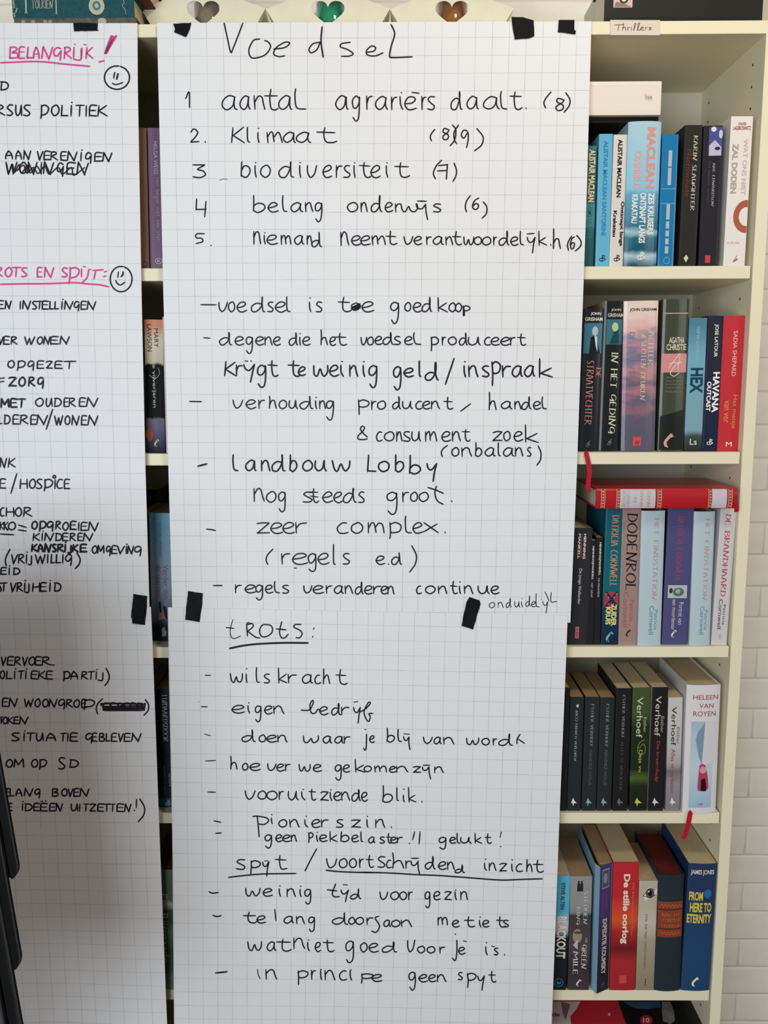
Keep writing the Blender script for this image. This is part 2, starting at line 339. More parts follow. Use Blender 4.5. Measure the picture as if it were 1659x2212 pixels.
INK = mat((42,36,46), .45); PINK = mat((226,78,150), .5); FAINT = mat((120,116,124), .6)
CROP = {'C1':(350,0,3.318),'C2':(800,0,3.318),'D1':(390,400,3.607),'D2':(820,400,3.607),'E1':(390,700,3.607),'E2':(780,700,3.607),'F1':(390,960,3.607),'F2':(780,960,3.607),
 'G1':(940,1200,5.53),'H1':(420,1320,4.1475),'H2':(780,1480,4.1475),'J1':(420,1600,4.1475),'K1':(780,1740,4.1475),'L1':(420,1860,4.1475),'L2':(780,1860,4.1475),
 'M1':(0,0,4.1475),'N1':(0,540,5.027),'O1':(0,820,5.027),'P1':(0,1080,5.027),'Q1':(0,1400,4.879)}
class Pen:
    """one line of handwriting = one flat ink mesh lying on its sheet"""
    def __init__(s, sheet, h, w=3.2, m=INK): s.sheet, s.h, s.w, s.m = sheet, h, w, m; s.V = []; s.F = []; s.gap = 15
    def stroke(s, crop, pts, w=None, smooth=True):
        x0, y0, k = CROP[crop]; w = w or s.w
        P = [(x0+a/k, y0+b/k) for a, b in pts]
        if len(P) == 1: P = [(P[0][0]-.6, P[0][1]), (P[0][0]+.6, P[0][1]+.3)]
        P = spline(P, 3.0); ribbon(P, w, s.V, s.F)
    def line(s, crop, b0, b1, xh, asc, desc, text, w=None, slant=0):
        for tk in text.split():
            ch = tk[0]; q = [float(a) for a in tk[1:].split(',')]; xl, xr = q[0], q[1]
            base = b0+(b1-b0)*xl/1659; st = GS[ch]
            ys = [p[1] for t in st for p in t]; lo, hi = min(ys), max(ys)
            for t in st:
                pts = []
                for (x, y) in t:
                    x += random.uniform(-.03, .03); y += random.uniform(-.03, .03)
                    X = xl+(xr-xl)*x
                    if len(q) == 4: Yp = q[3]+(q[2]-q[3])*(y-lo)/(hi-lo); yy = (base-Yp)
                    else:
                        yy = y*xh if 0 <= y <= 1 else (xh+(y-1)*(asc-xh) if y > 1 else y*desc); Yp = base-yy
                    pts.append((X+slant*yy, Yp))
                s.stroke(crop, pts, w)
            if ch in DOT and len(q) < 4: s.stroke(crop, [(xl+(xr-xl)*DOT[ch][0], base-xh*1.0-(asc-xh)*.8)], (w or s.w)*1.1)
            elif ch in DOT: s.stroke(crop, [((xl+xr)/2, q[2]-(q[3]-q[2])*(.5 if ch == 'i' else .3))], (w or s.w)*1.1)
            elif ch == 'I' and len(q) == 3: s.stroke(crop, [(xl+(xr-xl)*.9, base-xh*1.28)], (w or s.w)*1.1)
    def done(s):
        n = len(s.V); par = list(range(n))       # one part per written word: strokes closer than a letter gap belong together
        B = []; comp = {}
        seen = [-1]*n; st = 0
        for f in s.F:
            if st == 0 or f[0] != last+2: B.append([])
            B[-1].append(f); last = f[0]; st = 1
        K = []
        for q in B:
            ids = sorted({i for f in q for i in f}); xs = [s.V[i][0] for i in ids]; ys = [s.V[i][1] for i in ids]
            K.append([min(xs), max(xs), min(ys), max(ys), [q]])
        ch = True
        while ch:
            ch = False
            for i in range(len(K)):
                for j in range(i+1, len(K)):
                    a, b = K[i], K[j]
                    if a[0]-s.gap < b[1] and b[0]-s.gap < a[1] and a[2]-14 < b[3] and b[2]-14 < a[3]:
                        K[i] = [min(a[0],b[0]), max(a[1],b[1]), min(a[2],b[2]), max(a[3],b[3]), a[4]+b[4]]; K.pop(j); ch = True; break
                if ch: break
        for k in K:
            ids = sorted({i for q in k[4] for f in q for i in f}); mp = {i: t for t, i in enumerate(ids)}
            o = mesh('handwriting', [onsheet(*s.V[i], s.h, .35) for i in ids], [tuple(mp[i] for i in f) for q in k[4] for f in q], s.m, s.sheet)
        return o
def write(sheet, h, items, w=3.2, m=INK):
    p = Pen(sheet, h, w, m)
    for it in items:
        if isinstance(it[1], list): p.stroke(it[0], it[1], it[2] if len(it) > 2 else None)
        else: p.line(*it)
    return p.done()
c = lambda *a: write(P_C1, hC, a, 3.1)
c(('C1',[(445,165),(468,270),(492,373),(510,345),(580,165)]),('C1',[(700,280),(655,290),(622,360),(640,412),(690,412),(745,388),(778,335),(760,300),(735,290)]),
  ('C1',[(800,352),(880,340),(915,308),(880,303),(820,340),(800,385),(835,405),(880,400)]),('C1',[(1130,302),(1080,315),(1053,355),(1070,378),(1110,355),(1135,300)]),('C1',[(1147,192),(1140,300),(1155,410)],3.6),
  ('C1',[(1350,303),(1290,312),(1278,335),(1330,355),(1370,385),(1340,402),(1285,403)]),('C1',[(1470,375),(1520,365),(1530,340),(1500,330),(1465,365),(1475,395),(1530,400),(1585,378)]),
  ('C2',[(148,175),(170,220),(173,255),(150,330),(138,400),(160,412),(300,407)],3.4))
c(('C1',785,785,98,150,80,"1170,200,662,772 a425,540 a558,633 n658,738 t735,835 a835,930 l935,1040 a1240,1335 g1360,1420 r1462,1508"),
  ('C2',785,780,92,128,80,"a35,125 r148,190 i200,245 e245,330 r365,400 s405,465 d575,660 a690,775 a808,925 l925,985 t1000,1090 .1112,1122 (1240,1300,660,775 81325,1395,705,790 )1385,1435,665,805"),('C2',[(298,662),(350,668)]))
c(('C1',1022,1022,75,110,60,"2205,265,925,1018 .306,314 K500,590,912,1025 l608,632 i680,702 m750,862 a865,960 a962,1065 t1110,1255"),
  ('C2',1010,1010,75,110,60,"(428,465,925,1010 8515,570,920,1000 9650,705,935,1055 )740,815,925,1085"),('C2',[(588,895),(612,930),(605,1000),(572,1045)]),('C2',[(632,895),(600,950),(604,1005),(620,1030)]))
c(('C1',1268,1272,85,110,60,"3215,310,1180,1270 b565,632 i660,682 o705,780 d835,945 i980,1000 v1040,1110 e1150,1220 r1245,1290 s1300,1350 i1370,1390 t1415,1500 e1495,1565 i1598,1628"),
  ('C2',1268,1268,75,105,60,"t175,280 (450,515,1150,1285 )590,620,1165,1305"),('C2',[(490,1187),(552,1180),(552,1182),(545,1285)]),('C2',[(480,1225),(550,1222)]))
write(P_C1, hC, [('C1',[(410,1292),(440,1283),(470,1286)])], 1.5, FAINT)
c(('D1',[(125,107),(122,188),(124,189),(200,188)]),('D1',[(198,125),(188,248)]),('D1',207,205,70,125,80,"b562,660 e680,760 l788,835 a855,950 n970,1030 g1045,1105 o1298,1385 n1405,1455 d1480,1572 e1590,1655"),
  ('D2',207,205,62,100,65,"r118,165 w165,300 Y285,380 s415,480 (665,710,82,205 6720,775,100,190 )795,838,125,260"))
c(('D1',[(185,378),(125,380),(122,410),(165,415),(172,440),(120,455)]),('D1',[(238,468)]),('D1',456,466,70,95,60,"n568,625,362,458 i645,668 e670,755 m780,862 a885,960 n985,1025 d1020,1098,368,478 n1245,1310,365,467 e1330,1405 e1400,1480 m1490,1595"),
  ('D2',460,470,62,108,60,"t50,135 v190,260 e265,330 r362,402 a415,495 n515,570 t565,640 w655,735 o735,795 o800,870 r885,912 d930,1010 e1020,1080 l1090,1125 y1150,1215 k1235,1300 .1330,1340 h1350,1410,340,495 (1462,1500,395,505 61485,1520,400,495 )1520,1575,388,510"),('D2',[(1150,380),(1205,376)]))
c(('D1',[(158,931),(278,932)]),('D1',985,985,75,115,90,"v298,365 o372,425 e435,515 d545,660 s675,725 e735,820 l820,858 i998,1022 s1055,1105 t1225,1330 e1410,1505 o1330,1400,920,975"),
  ('D1',[(1330,965),(1400,925),(1335,955),(1405,940),(1350,970),(1400,955)],3.6),('D2',980,1000,68,110,95,"g80,155 o195,245 e260,325 d330,410 k450,530 o540,595 o590,640 p645,705,940,1018"),('D2',[(655,950),(660,1015)],4.2))
c(('E1',[(180,107),(230,110)]),('E1',160,165,62,95,66,"d302,400 e420,492 g505,565 e582,650 n655,715 e720,780 d845,915 i925,938 e950,1010 h1090,1145,45,162 e1160,1210 t1205,1295 v1407,1450 o1455,1505"),
  ('E2',156,168,60,92,50,"e105,165 d170,250 s255,310 e335,400 l400,472 p542,605 r630,660 o678,745 d765,830 u835,930 c958,1010 e1010,1080 e1085,1160 r1160,1200 t1220,1285"))
cb = lambda *a: write(P_C1, hC, a, 3.7)
cb(('E1',402,408,85,122,88,"K343,430,295,403 r430,480 y490,580,315,452 g595,668 t680,762 t840,935 e915,975,335,402 w1035,1150 e1160,1232 i1235,1282 n1315,1380 i1415,1442 g1463,1535"),('E1',[(505,286),(522,290)]),('E1',[(550,288)]),
   ('E2',412,408,85,125,100,"g248,315,330,515 e330,410,345,412 l450,468 d495,605,300,435 /655,725,270,470 i795,822 n835,910 s940,1000 p1015,1085,295,480 r1095,1165 a1175,1260 a1270,1355 k1380,1490,270,415"))
c(('E1',[(70,603),(120,604),(163,605)]),('E1',652,665,64,95,88,"v410,485 e508,590 r605,655 h688,748 o768,830 u845,910 d925,1030 i1045,1068 n1080,1130 g1130,1195 p1380,1470,590,705 r1485,1525 o1533,1600"),
   ('E2',660,662,58,95,60,"d245,310 u320,400 c422,475 e475,540 n545,610 t645,718 -775,855,600,660 h995,1055,530,668 a1090,1175 n1195,1245 d1250,1325 e1340,1400 l1405,1448"))
c(('E2',912,908,72,90,60,"&-27,50,795,900 c118,165 o180,262 n275,320 s325,385 u395,465 m498,590 e625,700 n710,775 t790,850 z1022,1100 o1110,1165 e1190,1260 k1270,1380,785,922"))
c(('E2',1032,1028,66,105,60,"(622,675,945,1035 o705,765 n780,860 b890,940 a965,1045 l1065,1088 a1105,1190 n1200,1260 s1295,1325 )1368,1405,950,1105"))
cb(('F1',[(135,170),(205,152)],4.5),('F1',205,208,82,125,80,"l400,452 a505,590 n628,695 d710,815 b850,905 o950,1030 u1045,1135 w1185,1325"),('F2',210,212,80,130,80,"L52,115,80,207 o135,220 b265,330 b375,462,85,232 y510,592,150,290"))
c(('F1',447,452,80,108,75,"n570,650,340,445 o668,745 g760,820 s952,1030 t1010,1075 e1105,1185 e1190,1262 d1265,1370 s1385,1435"),('F1',[(1012,402),(1070,410)]),
  ('F2',445,445,72,108,100,"g195,285 r320,370 o385,440 o450,525 .703,711"),('F2',[(587,325),(575,380),(595,440),(640,467)]),('F2',[(520,335),(580,355),(642,382)]))
c(('F1',[(203,660),(240,664),(273,672)]),('F1',692,692,82,110,60,"z592,695 e700,795 e795,890 r890,985 c1215,1305 o1330,1425"),('F2',690,690,80,130,45,"m53,183 p215,315 l335,400 e400,480 x480,600 .650,660"))
c(('F1',930,932,82,120,60,"(662,725,815,935 r780,850 e865,990 g990,1060 e1065,1160 l1188,1208,780,935 s1262,1320"),('F1',[(888,963),(902,964)],3.4),('F2',935,935,65,90,60,"e115,185 .210,216 d235,315 )375,435,785,1000"))
c(('F1',[(255,1100),(325,1099)]),('F1',1150,1166,60,90,55,"r422,475 e500,585 g580,645 e660,720 l725,775 s790,845 v960,1025 e1030,1115 r1130,1180 a1195,1270 n1280,1340 d1360,1425 e1430,1495 r1495,1560 e1560,1612 n1612,1665"),
  ('F2',1163,1163,60,100,60,"c430,470 o500,580 n600,670 t695,750 i760,782 n800,870 u910,1000 e1010,1075"))
write(P_C1, hC, [('G1',640,600,65,110,60,"o645,715 n748,815 d845,910 u950,1012 i1020,1058 d1080,1140,480,605 e1150,1200 l1195,1250,450,615 y1285,1350,550,690"),('G1',[(1310,435),(1335,480),(1360,545)]),('G1',[(1388,440),(1383,550),(1455,548)]),('G1',[(1268,522)])], 1.9)
d2 = lambda *a: write(P_C2, hC2, a, 3.0)
d2(('H1',[(345,75),(322,160),(328,230),(360,246),(415,222)],1.9),('H1',[(285,148),(352,155)]),('H1',[(500,110),(470,112),(475,225)]),('H1',[(470,125),(515,112),(525,140),(478,180),(478,182),(550,235),(585,240)]),
   ('H1',[(655,122),(610,125),(583,175),(600,225),(645,228),(692,195),(698,150),(675,125),(645,122)],3),('H1',[(782,95),(762,185),(780,238),(812,238),(840,208)],3),('H1',[(735,160),(820,168)],3.4),
   ('H1',[(955,120),(900,122),(892,145),(940,170),(965,200),(945,238),(910,238)],3),('H1',[(1072,150),(1066,162)]),('H1',[(1062,225),(1058,235)]),('H1',[(315,335),(450,308),(600,293),(800,285),(1018,286)],4.4))
d2(('H1',[(98,575),(142,577)],3.2),('H1',632,660,78,135,60,"w320,435 i458,478 l548,588 s620,675 k745,830 r830,915 a965,1060 c1075,1130 h1150,1215 t1265,1370"))
d2(('H1',[(63,857),(112,858)],3.4),('H1',[(38,812)],1.6),('H1',908,935,68,100,75,"e330,450 i470,505 g540,600 e625,700 n705,800 e1115,1200 d1225,1310 r1310,1385 y1425,1490"),('H1',[(955,888),(1030,885),(1065,820),(1058,800),(1035,840),(1045,910),(1080,915),(1105,880),(1125,890)]),
   ('H1',[(1430,816),(1462,812)]),('H1',[(1485,905),(1540,870),(1577,825),(1560,818),(1520,900),(1540,970),(1563,988),(1575,945),(1562,920),(1600,918)]))
d2(('H1',[(90,1102),(145,1117)],2),('H1',1162,1192,62,105,60,"d425,545 o578,640 e645,740 n745,830 w975,1115 a1150,1230 a1255,1335 r1335,1395"),
   ('H2',510,548,58,100,65,"j22,55,440,585 e75,120 b230,300,385,512 l325,368,395,505 Y380,440 v560,640 a650,720 n735,830 w945,1055 o1080,1155 r1180,1215 d1230,1355"),('H2',[(1425,440),(1400,480),(1395,525)]),('H2',[(1405,482),(1465,522)]))
d2(('J1',[(98,182),(190,177)],2.3),('J1',258,285,62,115,75,"h320,385,138,255 o430,482 e490,595 v655,730 e735,805 r810,858 w935,1040 e1060,1140 g1255,1320 e1330,1392 k1435,1525 "),
   ('H2',776,798,52,80,60,"o25,95 m120,230 e250,312 n312,420 z465,535 Y548,625 n655,738"))
d2(('J1',[(120,460),(188,462)]),('J1',518,542,76,100,60,"v455,545 o568,645 o650,745 r755,800 u840,930 i940,1010 t1025,1090 z1125,1200 i1205,1242 e1245,1312 n1315,1390 d1410,1490 e1495,1550"),
   ('H2',1048,1048,62,130,60,"b190,280,900,1052 l316,338,920,1035 i372,395 k420,490 .541,549"))
d2(('J1',[(175,718),(237,732)]),('J1',[(522,680),(560,676),(640,690),(665,718),(625,750),(575,746)],3),('J1',[(563,680),(572,770),(580,862)],3),('J1',772,778,68,105,60,"i685,702,690,745 o755,830 n850,940 i970,1035 e1045,1128 r1130,1200 s1270,1335 z1405,1490"),
   ('H2',1275,1278,72,105,60,"i45,68 n125,215 .268,276"))
d2(('J1',[(190,830),(240,827)],3.2),('J1',900,905,58,88,60,"g625,695 e725,785 e785,862 n865,915 p1020,1065,825,915 i1085,1115 e1115,1190 k1210,1280 b1310,1385 e1405,1470 l1488,1512"),
   ('K1',335,340,52,90,55,"a65,125 s165,212 t225,275 e262,320 r320,370 g695,765 e790,850 l855,890 u890,985 k1015,1080 t1110,1170"),('K1',[(480,235),(462,308)]),('K1',[(432,340)],3.2),('K1',[(528,235),(520,345)]),('K1',[(1257,238),(1245,285)]),('K1',[(1250,368)],3.2))
d2(('J1',1152,1150,85,125,65,"s368,460 p498,590,1075,1200 y610,670,1085,1215 t725,830"),('J1',[(630,1078),(655,1076)]),('J1',[(1095,968),(1045,1060),(990,1168)]),('J1',[(305,1225),(450,1208),(600,1195),(760,1192),(910,1190)],3.2),
   ('J1',1135,1140,82,105,60,"v1185,1275 o1295,1370 o1385,1455 r1475,1515"),('K1',552,600,68,112,60,"t45,115 s145,220,460,552 c225,272 h275,385,425,562 r395,440 Y445,528 d570,665 e690,765 n770,835 d840,925,532,602 i1095,1135 n1145,1210 z1240,1305 i1345,1362 c1385,1448 h1480,1535 t1545,1635"),
   ('J1',[(1180,1162),(1280,1172),(1400,1178),(1550,1182),(1660,1182)],3.2),('K1',[(0,598),(250,605),(500,620),(700,628),(1000,650),(1250,668),(1450,662),(1625,657)],3.2))
d2(('L1',[(130,275),(165,288),(215,282)]),('L1',305,330,68,100,65,"w455,590 e610,700 i750,782 n825,905 i938,964 g985,1045 y1310,1382,260,366 d1395,1490,250,338"),('L1',[(1265,205),(1235,290),(1255,320),(1300,318)],3),('L1',[(1190,258),(1275,268)],3.2),('L1',[(1335,212),(1370,215)]),
   ('L2',348,345,72,90,72,"v170,240 o265,340 o345,410 r420,460 g570,620 e650,710 z745,810 i835,862 n890,955"))
d2(('L1',[(165,487),(200,497),(240,490)]),('L1',545,572,62,100,70,"t440,560 e555,640 a800,890 n910,985 g1020,1080 d1230,1375 o1380,1440 o1445,1515 r1540,1600"),('L1',[(720,432),(730,535)],3),
   ('L2',[(158,495),(125,510),(150,550),(165,590),(135,638),(95,628)]),('L2',588,590,58,95,60,"a200,265 o270,350 n355,455 e815,880 t925,1020 i1050,1085 e1085,1148 t1215,1290 s1270,1325"),('L2',575,575,70,80,0,"m685,775"))
d2(('L1',795,815,78,105,100,"w478,605 a650,730 t735,870 n885,985,690,785 i1005,1040 e1080,1132 t1150,1255 g1350,1430,715,910 o1485,1550 e1560,1650"),
   ('L2',810,850,58,90,80,"d185,320 v415,480,710,812 o505,575 o590,665 r700,750 j820,868,710,895 e870,932 i1105,1142,768,840 s1190,1228 .1281,1289"),('L2',[(918,716),(942,722)]),('L2',[(1170,762),(1195,768)]))
d2(('L1',[(190,1003),(293,992)],3.6),('L1',1050,1072,85,95,55,"n635,735 p920,1020,985,1108 r1045,1085 i1125,1145 n1165,1260 c1295,1365 i1385,1420 p1485,1600,1010,1095"),('L1',[(565,970),(572,1020),(590,1055)],2),
   ('L2',1078,1085,62,100,75,"e95,190 g425,490,995,1155 e515,595 e600,672 n680,760 s868,910,1000,1062 p945,1030,1005,1132 y1045,1108,1030,1160 t1145,1210"))
pk = lambda *a: write(P_L1, hL, a, 3.8, PINK)
pk(('M1',522,528,100,115,40,"B85,160 E170,225 L245,290 A300,360 N375,470 G480,550 R575,640 I650,672,1 J655,738 K770,830"),('M1',[(735,430),(728,520)]),('M1',[(752,398),(770,402)]),('M1',[(0,562),(150,556),(300,551),(430,557),(550,571),(700,585),(805,594)]),
   ('M1',[(1000,322),(970,400),(942,478)],6),('M1',[(1040,322),(985,410),(950,470)],6),('M1',[(1015,330),(975,420),(948,475)],7),('M1',[(890,555),(930,545)],5.5))
pk(('N1',290,300,100,115,60,"R-40,25 O55,130 T135,225 S230,295 E405,460 N480,585 S670,735 P750,860,190,370"),('N1',[(885,205),(885,290)]),('N1',[(905,180),(925,182)]),('N1',[(965,210),(945,300),(895,350)]),('N1',[(975,210),(985,212)]),('N1',[(1040,218),(1020,315)]),('N1',[(1010,222),(1120,215)]),
   ('N1',[(1135,238),(1155,232)],4.5),('N1',[(1125,288),(1148,284)],4.5),('N1',[(0,372),(250,368),(500,366),(800,356),(950,368),(1080,378),(1180,400)]))
k1 = lambda *a: write(P_L1, hL, a, 3.5)
def circ(cx, cy, rx, ry, a0=-1.4, n=14, gap=.1): return [(cx+rx*math.cos(a0+gap+(2*math.pi-gap)*i/n), cy+ry*math.sin(a0+gap+(2*math.pi-gap)*i/n)) for i in range(n+1)]
k1(('M1',circ(1048,695,112,105),3.4),('M1',[(1028,650),(1018,698)],4.5),('M1',[(1058,660),(1045,710)],4.5),('M1',[(1005,745),(1035,758),(1070,750),(1100,738)],3))
k1(('N1',circ(1315,315,118,138),3.4),('N1',[(1285,240),(1280,295)],4),('N1',[(1335,237),(1335,265),(1315,290)],4),('N1',[(1255,330),(1275,365),(1310,380),(1355,350)],3.2))
k1(('M1',805,805,75,90,40,"D5,75"))
k1(('M1',1035,1045,95,110,45,"R-40,40 S60,120 U140,195 S210,275 P365,435 O460,530 L550,610 I630,645,1 T680,755 I765,780 E800,870 K875,960"),w=None) if False else k1(('M1',1035,1045,95,110,45,"R-40,40 S60,120 U140,195 S210,275 P365,435 O460,530 L550,610 I630,645,1 T680,755 I765,780 E800,870 K875,960"))
k1(('M1',1422,1465,75,90,45,"A50,125 A140,200 N210,275 V335,385 E395,455 R455,515 E545,600 N605,690 I715,737,1 G765,820 E850,920 N920,1000"))
k1(('M1',1552,1575,100,110,45,"W55,150 O175,240 N245,330 I360,380 N390,480 G510,570 E600,680 N690,790"),('M1',[(60,1470),(75,1545),(110,1470),(130,1545),(170,1475),(190,1550),(250,1480),(270,1550),(330,1490),(370,1560)],3),
   ('M1',[(150,1530),(210,1480),(240,1550),(300,1500),(340,1555),(400,1490),(440,1560),(520,1500),(560,1560),(640,1500),(660,1570),(760,1500)],3))
k1(('N1',638,650,84,100,45,"E-40,45 N55,120 I210,230 N245,330 S350,400 T400,470 E460,530 L540,580 L595,635 I660,685,1 N700,790 G805,860 E880,940 N945,1040"))
k1(('N1',1022,1022,80,100,40,"V-15,35 E40,105 R120,185 W265,375 O405,465 N475,545 E550,640 N650,755"))
k1(('N1',1280,1300,78,100,55,"O85,155 P190,275 G300,370 E405,480 Z500,570 E595,680 T695,825"))
write(P_L1, hL, [('N1',[(0,1395),(45,1390)]),('N1',[(0,1432),(40,1427)]),('N1',1478,1478,95,100,55,"Z90,180 O205,275 R310,380 G410,475")], 4.2)
write(P_L1, hL, [('O1',300,300,88,100,55,"M10,95 E115,190 T200,275")], 4.6)
k1(('O1',292,292,90,100,45,"O385,470 U500,565 D590,665 E695,745 R750,820 E860,935 N940,1060"))
write(P_L1, hL, [('O1',480,500,95,100,45,"L-10,20 D45,110 E140,210 R220,305 E335,400 N400,515 W595,680 O705,760 N780,860 E885,945 N955,1065"),('O1',[(572,322),(502,540)])], 3.6)
k1(('O1',950,960,95,100,45,"N0,70 K90,165"))
k1(('O1',1180,1190,100,115,50,"E0,65 H220,300 O320,385 S395,460 P480,570 I590,605 C615,680 E700,760"),('O1',[(182,1022),(118,1235)]),('O1',circ(590,1055,14,14)))
k1(('P1',178,182,95,100,50,"C0,45 H65,155 O165,235 R255,345"))
k1(('P1',325,335,85,100,45,"K0,45 K45,90 O90,170 E880,955 N960,1065 I845,865 O680,745"),('P1',[(0,370),(150,378)]),('P1',[(200,272),(285,298)]),('P1',[(200,325),(285,338)]),('P1',[(30,250),(80,330)]))
write(P_L1, hL, [('P1',315,325,85,100,45,"O345,405 P430,500 G510,580 R605,660 E765,830")], 4.0)
k1(('P1',440,445,80,100,40,"K360,430 I445,470,1 N485,580 D605,670 E680,745 R760,820 E845,900 N905,1010"))
write(P_L1, hL, [('P1',560,568,80,100,40,"K345,405 A415,475 N485,555 S570,610 R625,690 I700,715,1 J735,775 K790,850 E875,945")], 4.6)
k1(('P1',570,585,80,100,60,"O1000,1055 M1060,1130 G1155,1200 E1215,1275 V1280,1350 I1365,1378,1 N1385,1450 G1460,1535"))
k1(('P1',688,682,95,110,55,"(55,110,540,720 V125,190 R200,265 I280,295,1 J305,345 W385,490 I510,525,1 L555,595 L610,660 I675,690,1 G710,780 )815,875,575,750"))
write(P_L1, hL, [('P1',808,830,72,90,45,"E10,75 I95,105,1 D145,215")], 3.6)
k1(('P1',992,990,92,110,55,"S-10,15 T15,75 V115,175 R185,245 I260,275,1 J270,320 H355,435 E440,510 I535,550,1 D590,660"))
k2 = lambda *a: write(P_L2, hL2, a, 3.2)
k2(('Q1',178,185,85,100,45,"V15,65 E80,150 R155,220 V240,290 O305,370 E375,440 R445,530"),('Q1',[(520,172),(572,180)]))
k2(('Q1',322,335,82,110,40,"O0,50 L70,125 I145,165,1 T195,255 I260,285,1 E330,400 K405,475 E490,560 P670,740 A745,835 R860,925 T930,1000 I1005,1025,1 J1030,1090 )1100,1155,215,395"))
k2(('Q1',612,640,82,110,50,"E25,90 N95,185 W255,350 O370,425 O450,510 N515,600 G615,685 R700,765 O780,840 E860,915 P885,995 (1010,1085,530,695 )1515,1570,545,705"))
write(P_L2, hL2, [('Q1',[(1070,605),(1100,585),(1530,590)]),('Q1',[(1080,620),(1500,610)]),('Q1',[(1090,640),(1520,632)]),('Q1',[(1100,655),(1500,655)]),('Q1',648,655,70,90,0,"E1090,1150 E1165,1225 B1240,1300 E1310,1370 E1375,1430 E1440,1480 N1490,1530")], 4.2)
k2(('Q1',798,800,72,90,45,"T0,30 O30,80 K85,140 E150,200 N205,295"))
write(P_L2, hL2, [('Q1',975,985,82,100,50,"S120,210 I245,265,1 T285,370 U385,455 A490,605 T640,700 I705,725 E740,825 G900,975 E975,1025 B1045,1100 L1120,1160 E1175,1235 V1250,1300 E1310,1380 N1385,1490")], 3.3)
k2(('Q1',1255,1260,82,100,50,"O65,135 M150,250 O335,400 P415,490 S615,690,1155,1275 D735,825"))
k2(('Q1',1560,1562,78,100,45,"E70,100 L105,150 A170,240 N255,345 G365,425 B550,615 O650,710 V720,770 E780,840 N845,940"))
k2(('Q1',1712,1725,76,100,45,"E95,130 I230,245,1 D265,340 E355,425 E430,505 E525,590 N590,660 U750,820 I830,850 T885,935 Z945,1010 E1030,1100 T1095,1165 T1165,1215 E1235,1310 N1315,1380 )1450,1530,1595,1830"),('Q1',[(1440,1592),(1436,1680)]),('Q1',[(1415,1710)],3.5),('Q1',[(430,1617),(450,1615)]),('Q1',[(482,1612)],3.5))

# ------------------------------------------------------------- tape
TAPE = mat((13,13,16), .6, 0, .25, 90, 0, .35)
def tape(pts, label):
    out = []
    for a, b in zip(pts, pts[1:]+pts[:1]):
        n = max(1, int(math.dist(a, b)/7))
        for i in range(n):
            j = random.uniform(-.5, .5) if i else 0
            out.append((a[0]+(b[0]-a[0])*i/n+j, a[1]+(b[1]-a[1])*i/n+j))
    def h(X, Z): return min(hC(X,Z), hC2(X,Z) if Z < -368 else 99) if X > -365 else min(hL(X,Z), hL2(X,Z) if Z < -360 else 99)
    n = len(out); Fp = [onsheet(u, v, h, 1.5) for u, v in out]; Bp = [(x, y+.9, z) for x, y, z in Fp]
    o = mesh('tape_strip', Fp+Bp, [tuple(range(n-1, -1, -1)), tuple(range(n, 2*n))]+[(i, (i+1) % n, (i+1) % n+n, i+n) for i in range(n)], TAPE)
    return tag(o, label, 'tape')
tape([(158,49),(211,50),(210,63),(213,66),(160,67)], 'black tape strip at the top edge of the left poster')
tape([(374,51),(413,49),(410,62),(402,80),(376,69),(378,62)], 'black tape scrap at the top left corner of the Voedsel sheet')
tape([(1105,36),(1130,37),(1153,44),(1154,78),(1145,82),(1112,85),(1107,55)], 'large crumpled black tape square at the top of the Voedsel sheet')
tape([(1207,43),(1241,43),(1241,65),(1244,66),(1243,74),(1205,69)], 'small black tape piece near the top right corner of the Voedsel sheet')
tape([(288,1283),(318,1288),(317,1310),(313,1350),(286,1347),(285,1335),(283,1335)], 'black tape strip joining the two sheets of the left poster')
tape([(406,1277),(438,1282),(436,1310),(431,1344),(400,1339)], 'black tape strip joining the two centre sheets on their left side')
tape([(1014,1290),(1036,1297),(1038,1305),(1022,1360),(997,1352),(1002,1325),(1008,1300)], 'slanted black tape strip joining the two centre sheets on their right side')

# ------------------------------------------------------------- text for prints
FC = {}
def sans(txt, bold):
    k = (txt, bold)
    if k in FC: return FC[k]
    cu = bpy.data.curves.new('t', 'FONT'); cu.body = txt; cu.size = 1; cu.offset = bold; cu.resolution_u = 3
    ob = bpy.data.objects.new('t', cu); COL.objects.link(ob)
    me = bpy.data.meshes.new_from_object(ob.evaluated_get(bpy.context.evaluated_depsgraph_get()))
    V = [(v.co.x, v.co.y) for v in me.vertices]; Fc = [tuple(p.vertices) for p in me.polygons]
    bpy.data.objects.remove(ob); bpy.data.curves.remove(cu); bpy.data.meshes.remove(me)
    x0 = min(a for a, b in V); x1 = max(a for a, b in V); y0 = min(b for a, b in V); y1 = max(b for a, b in V)
    desc = any(q in txt for q in 'gjpqy,'); 
    FC[k] = ([((a-x0)/(x1-x0), (b-y0)/(y1-y0)) for a, b in V], Fc); return FC[k]
CW = {'I':.22,'M':1.05,'W':1.1,'N':.85,'O':.85,'E':.6,'L':.55,'F':.55,'S':.55,'T':.7,'J':.35,'C':.75,'G':.8,' ':.45,'.':.2,'i':.25,'l':.25,'t':.4,'r':.4,'j':.25,'m':.95,'w':.95,'f':.4}
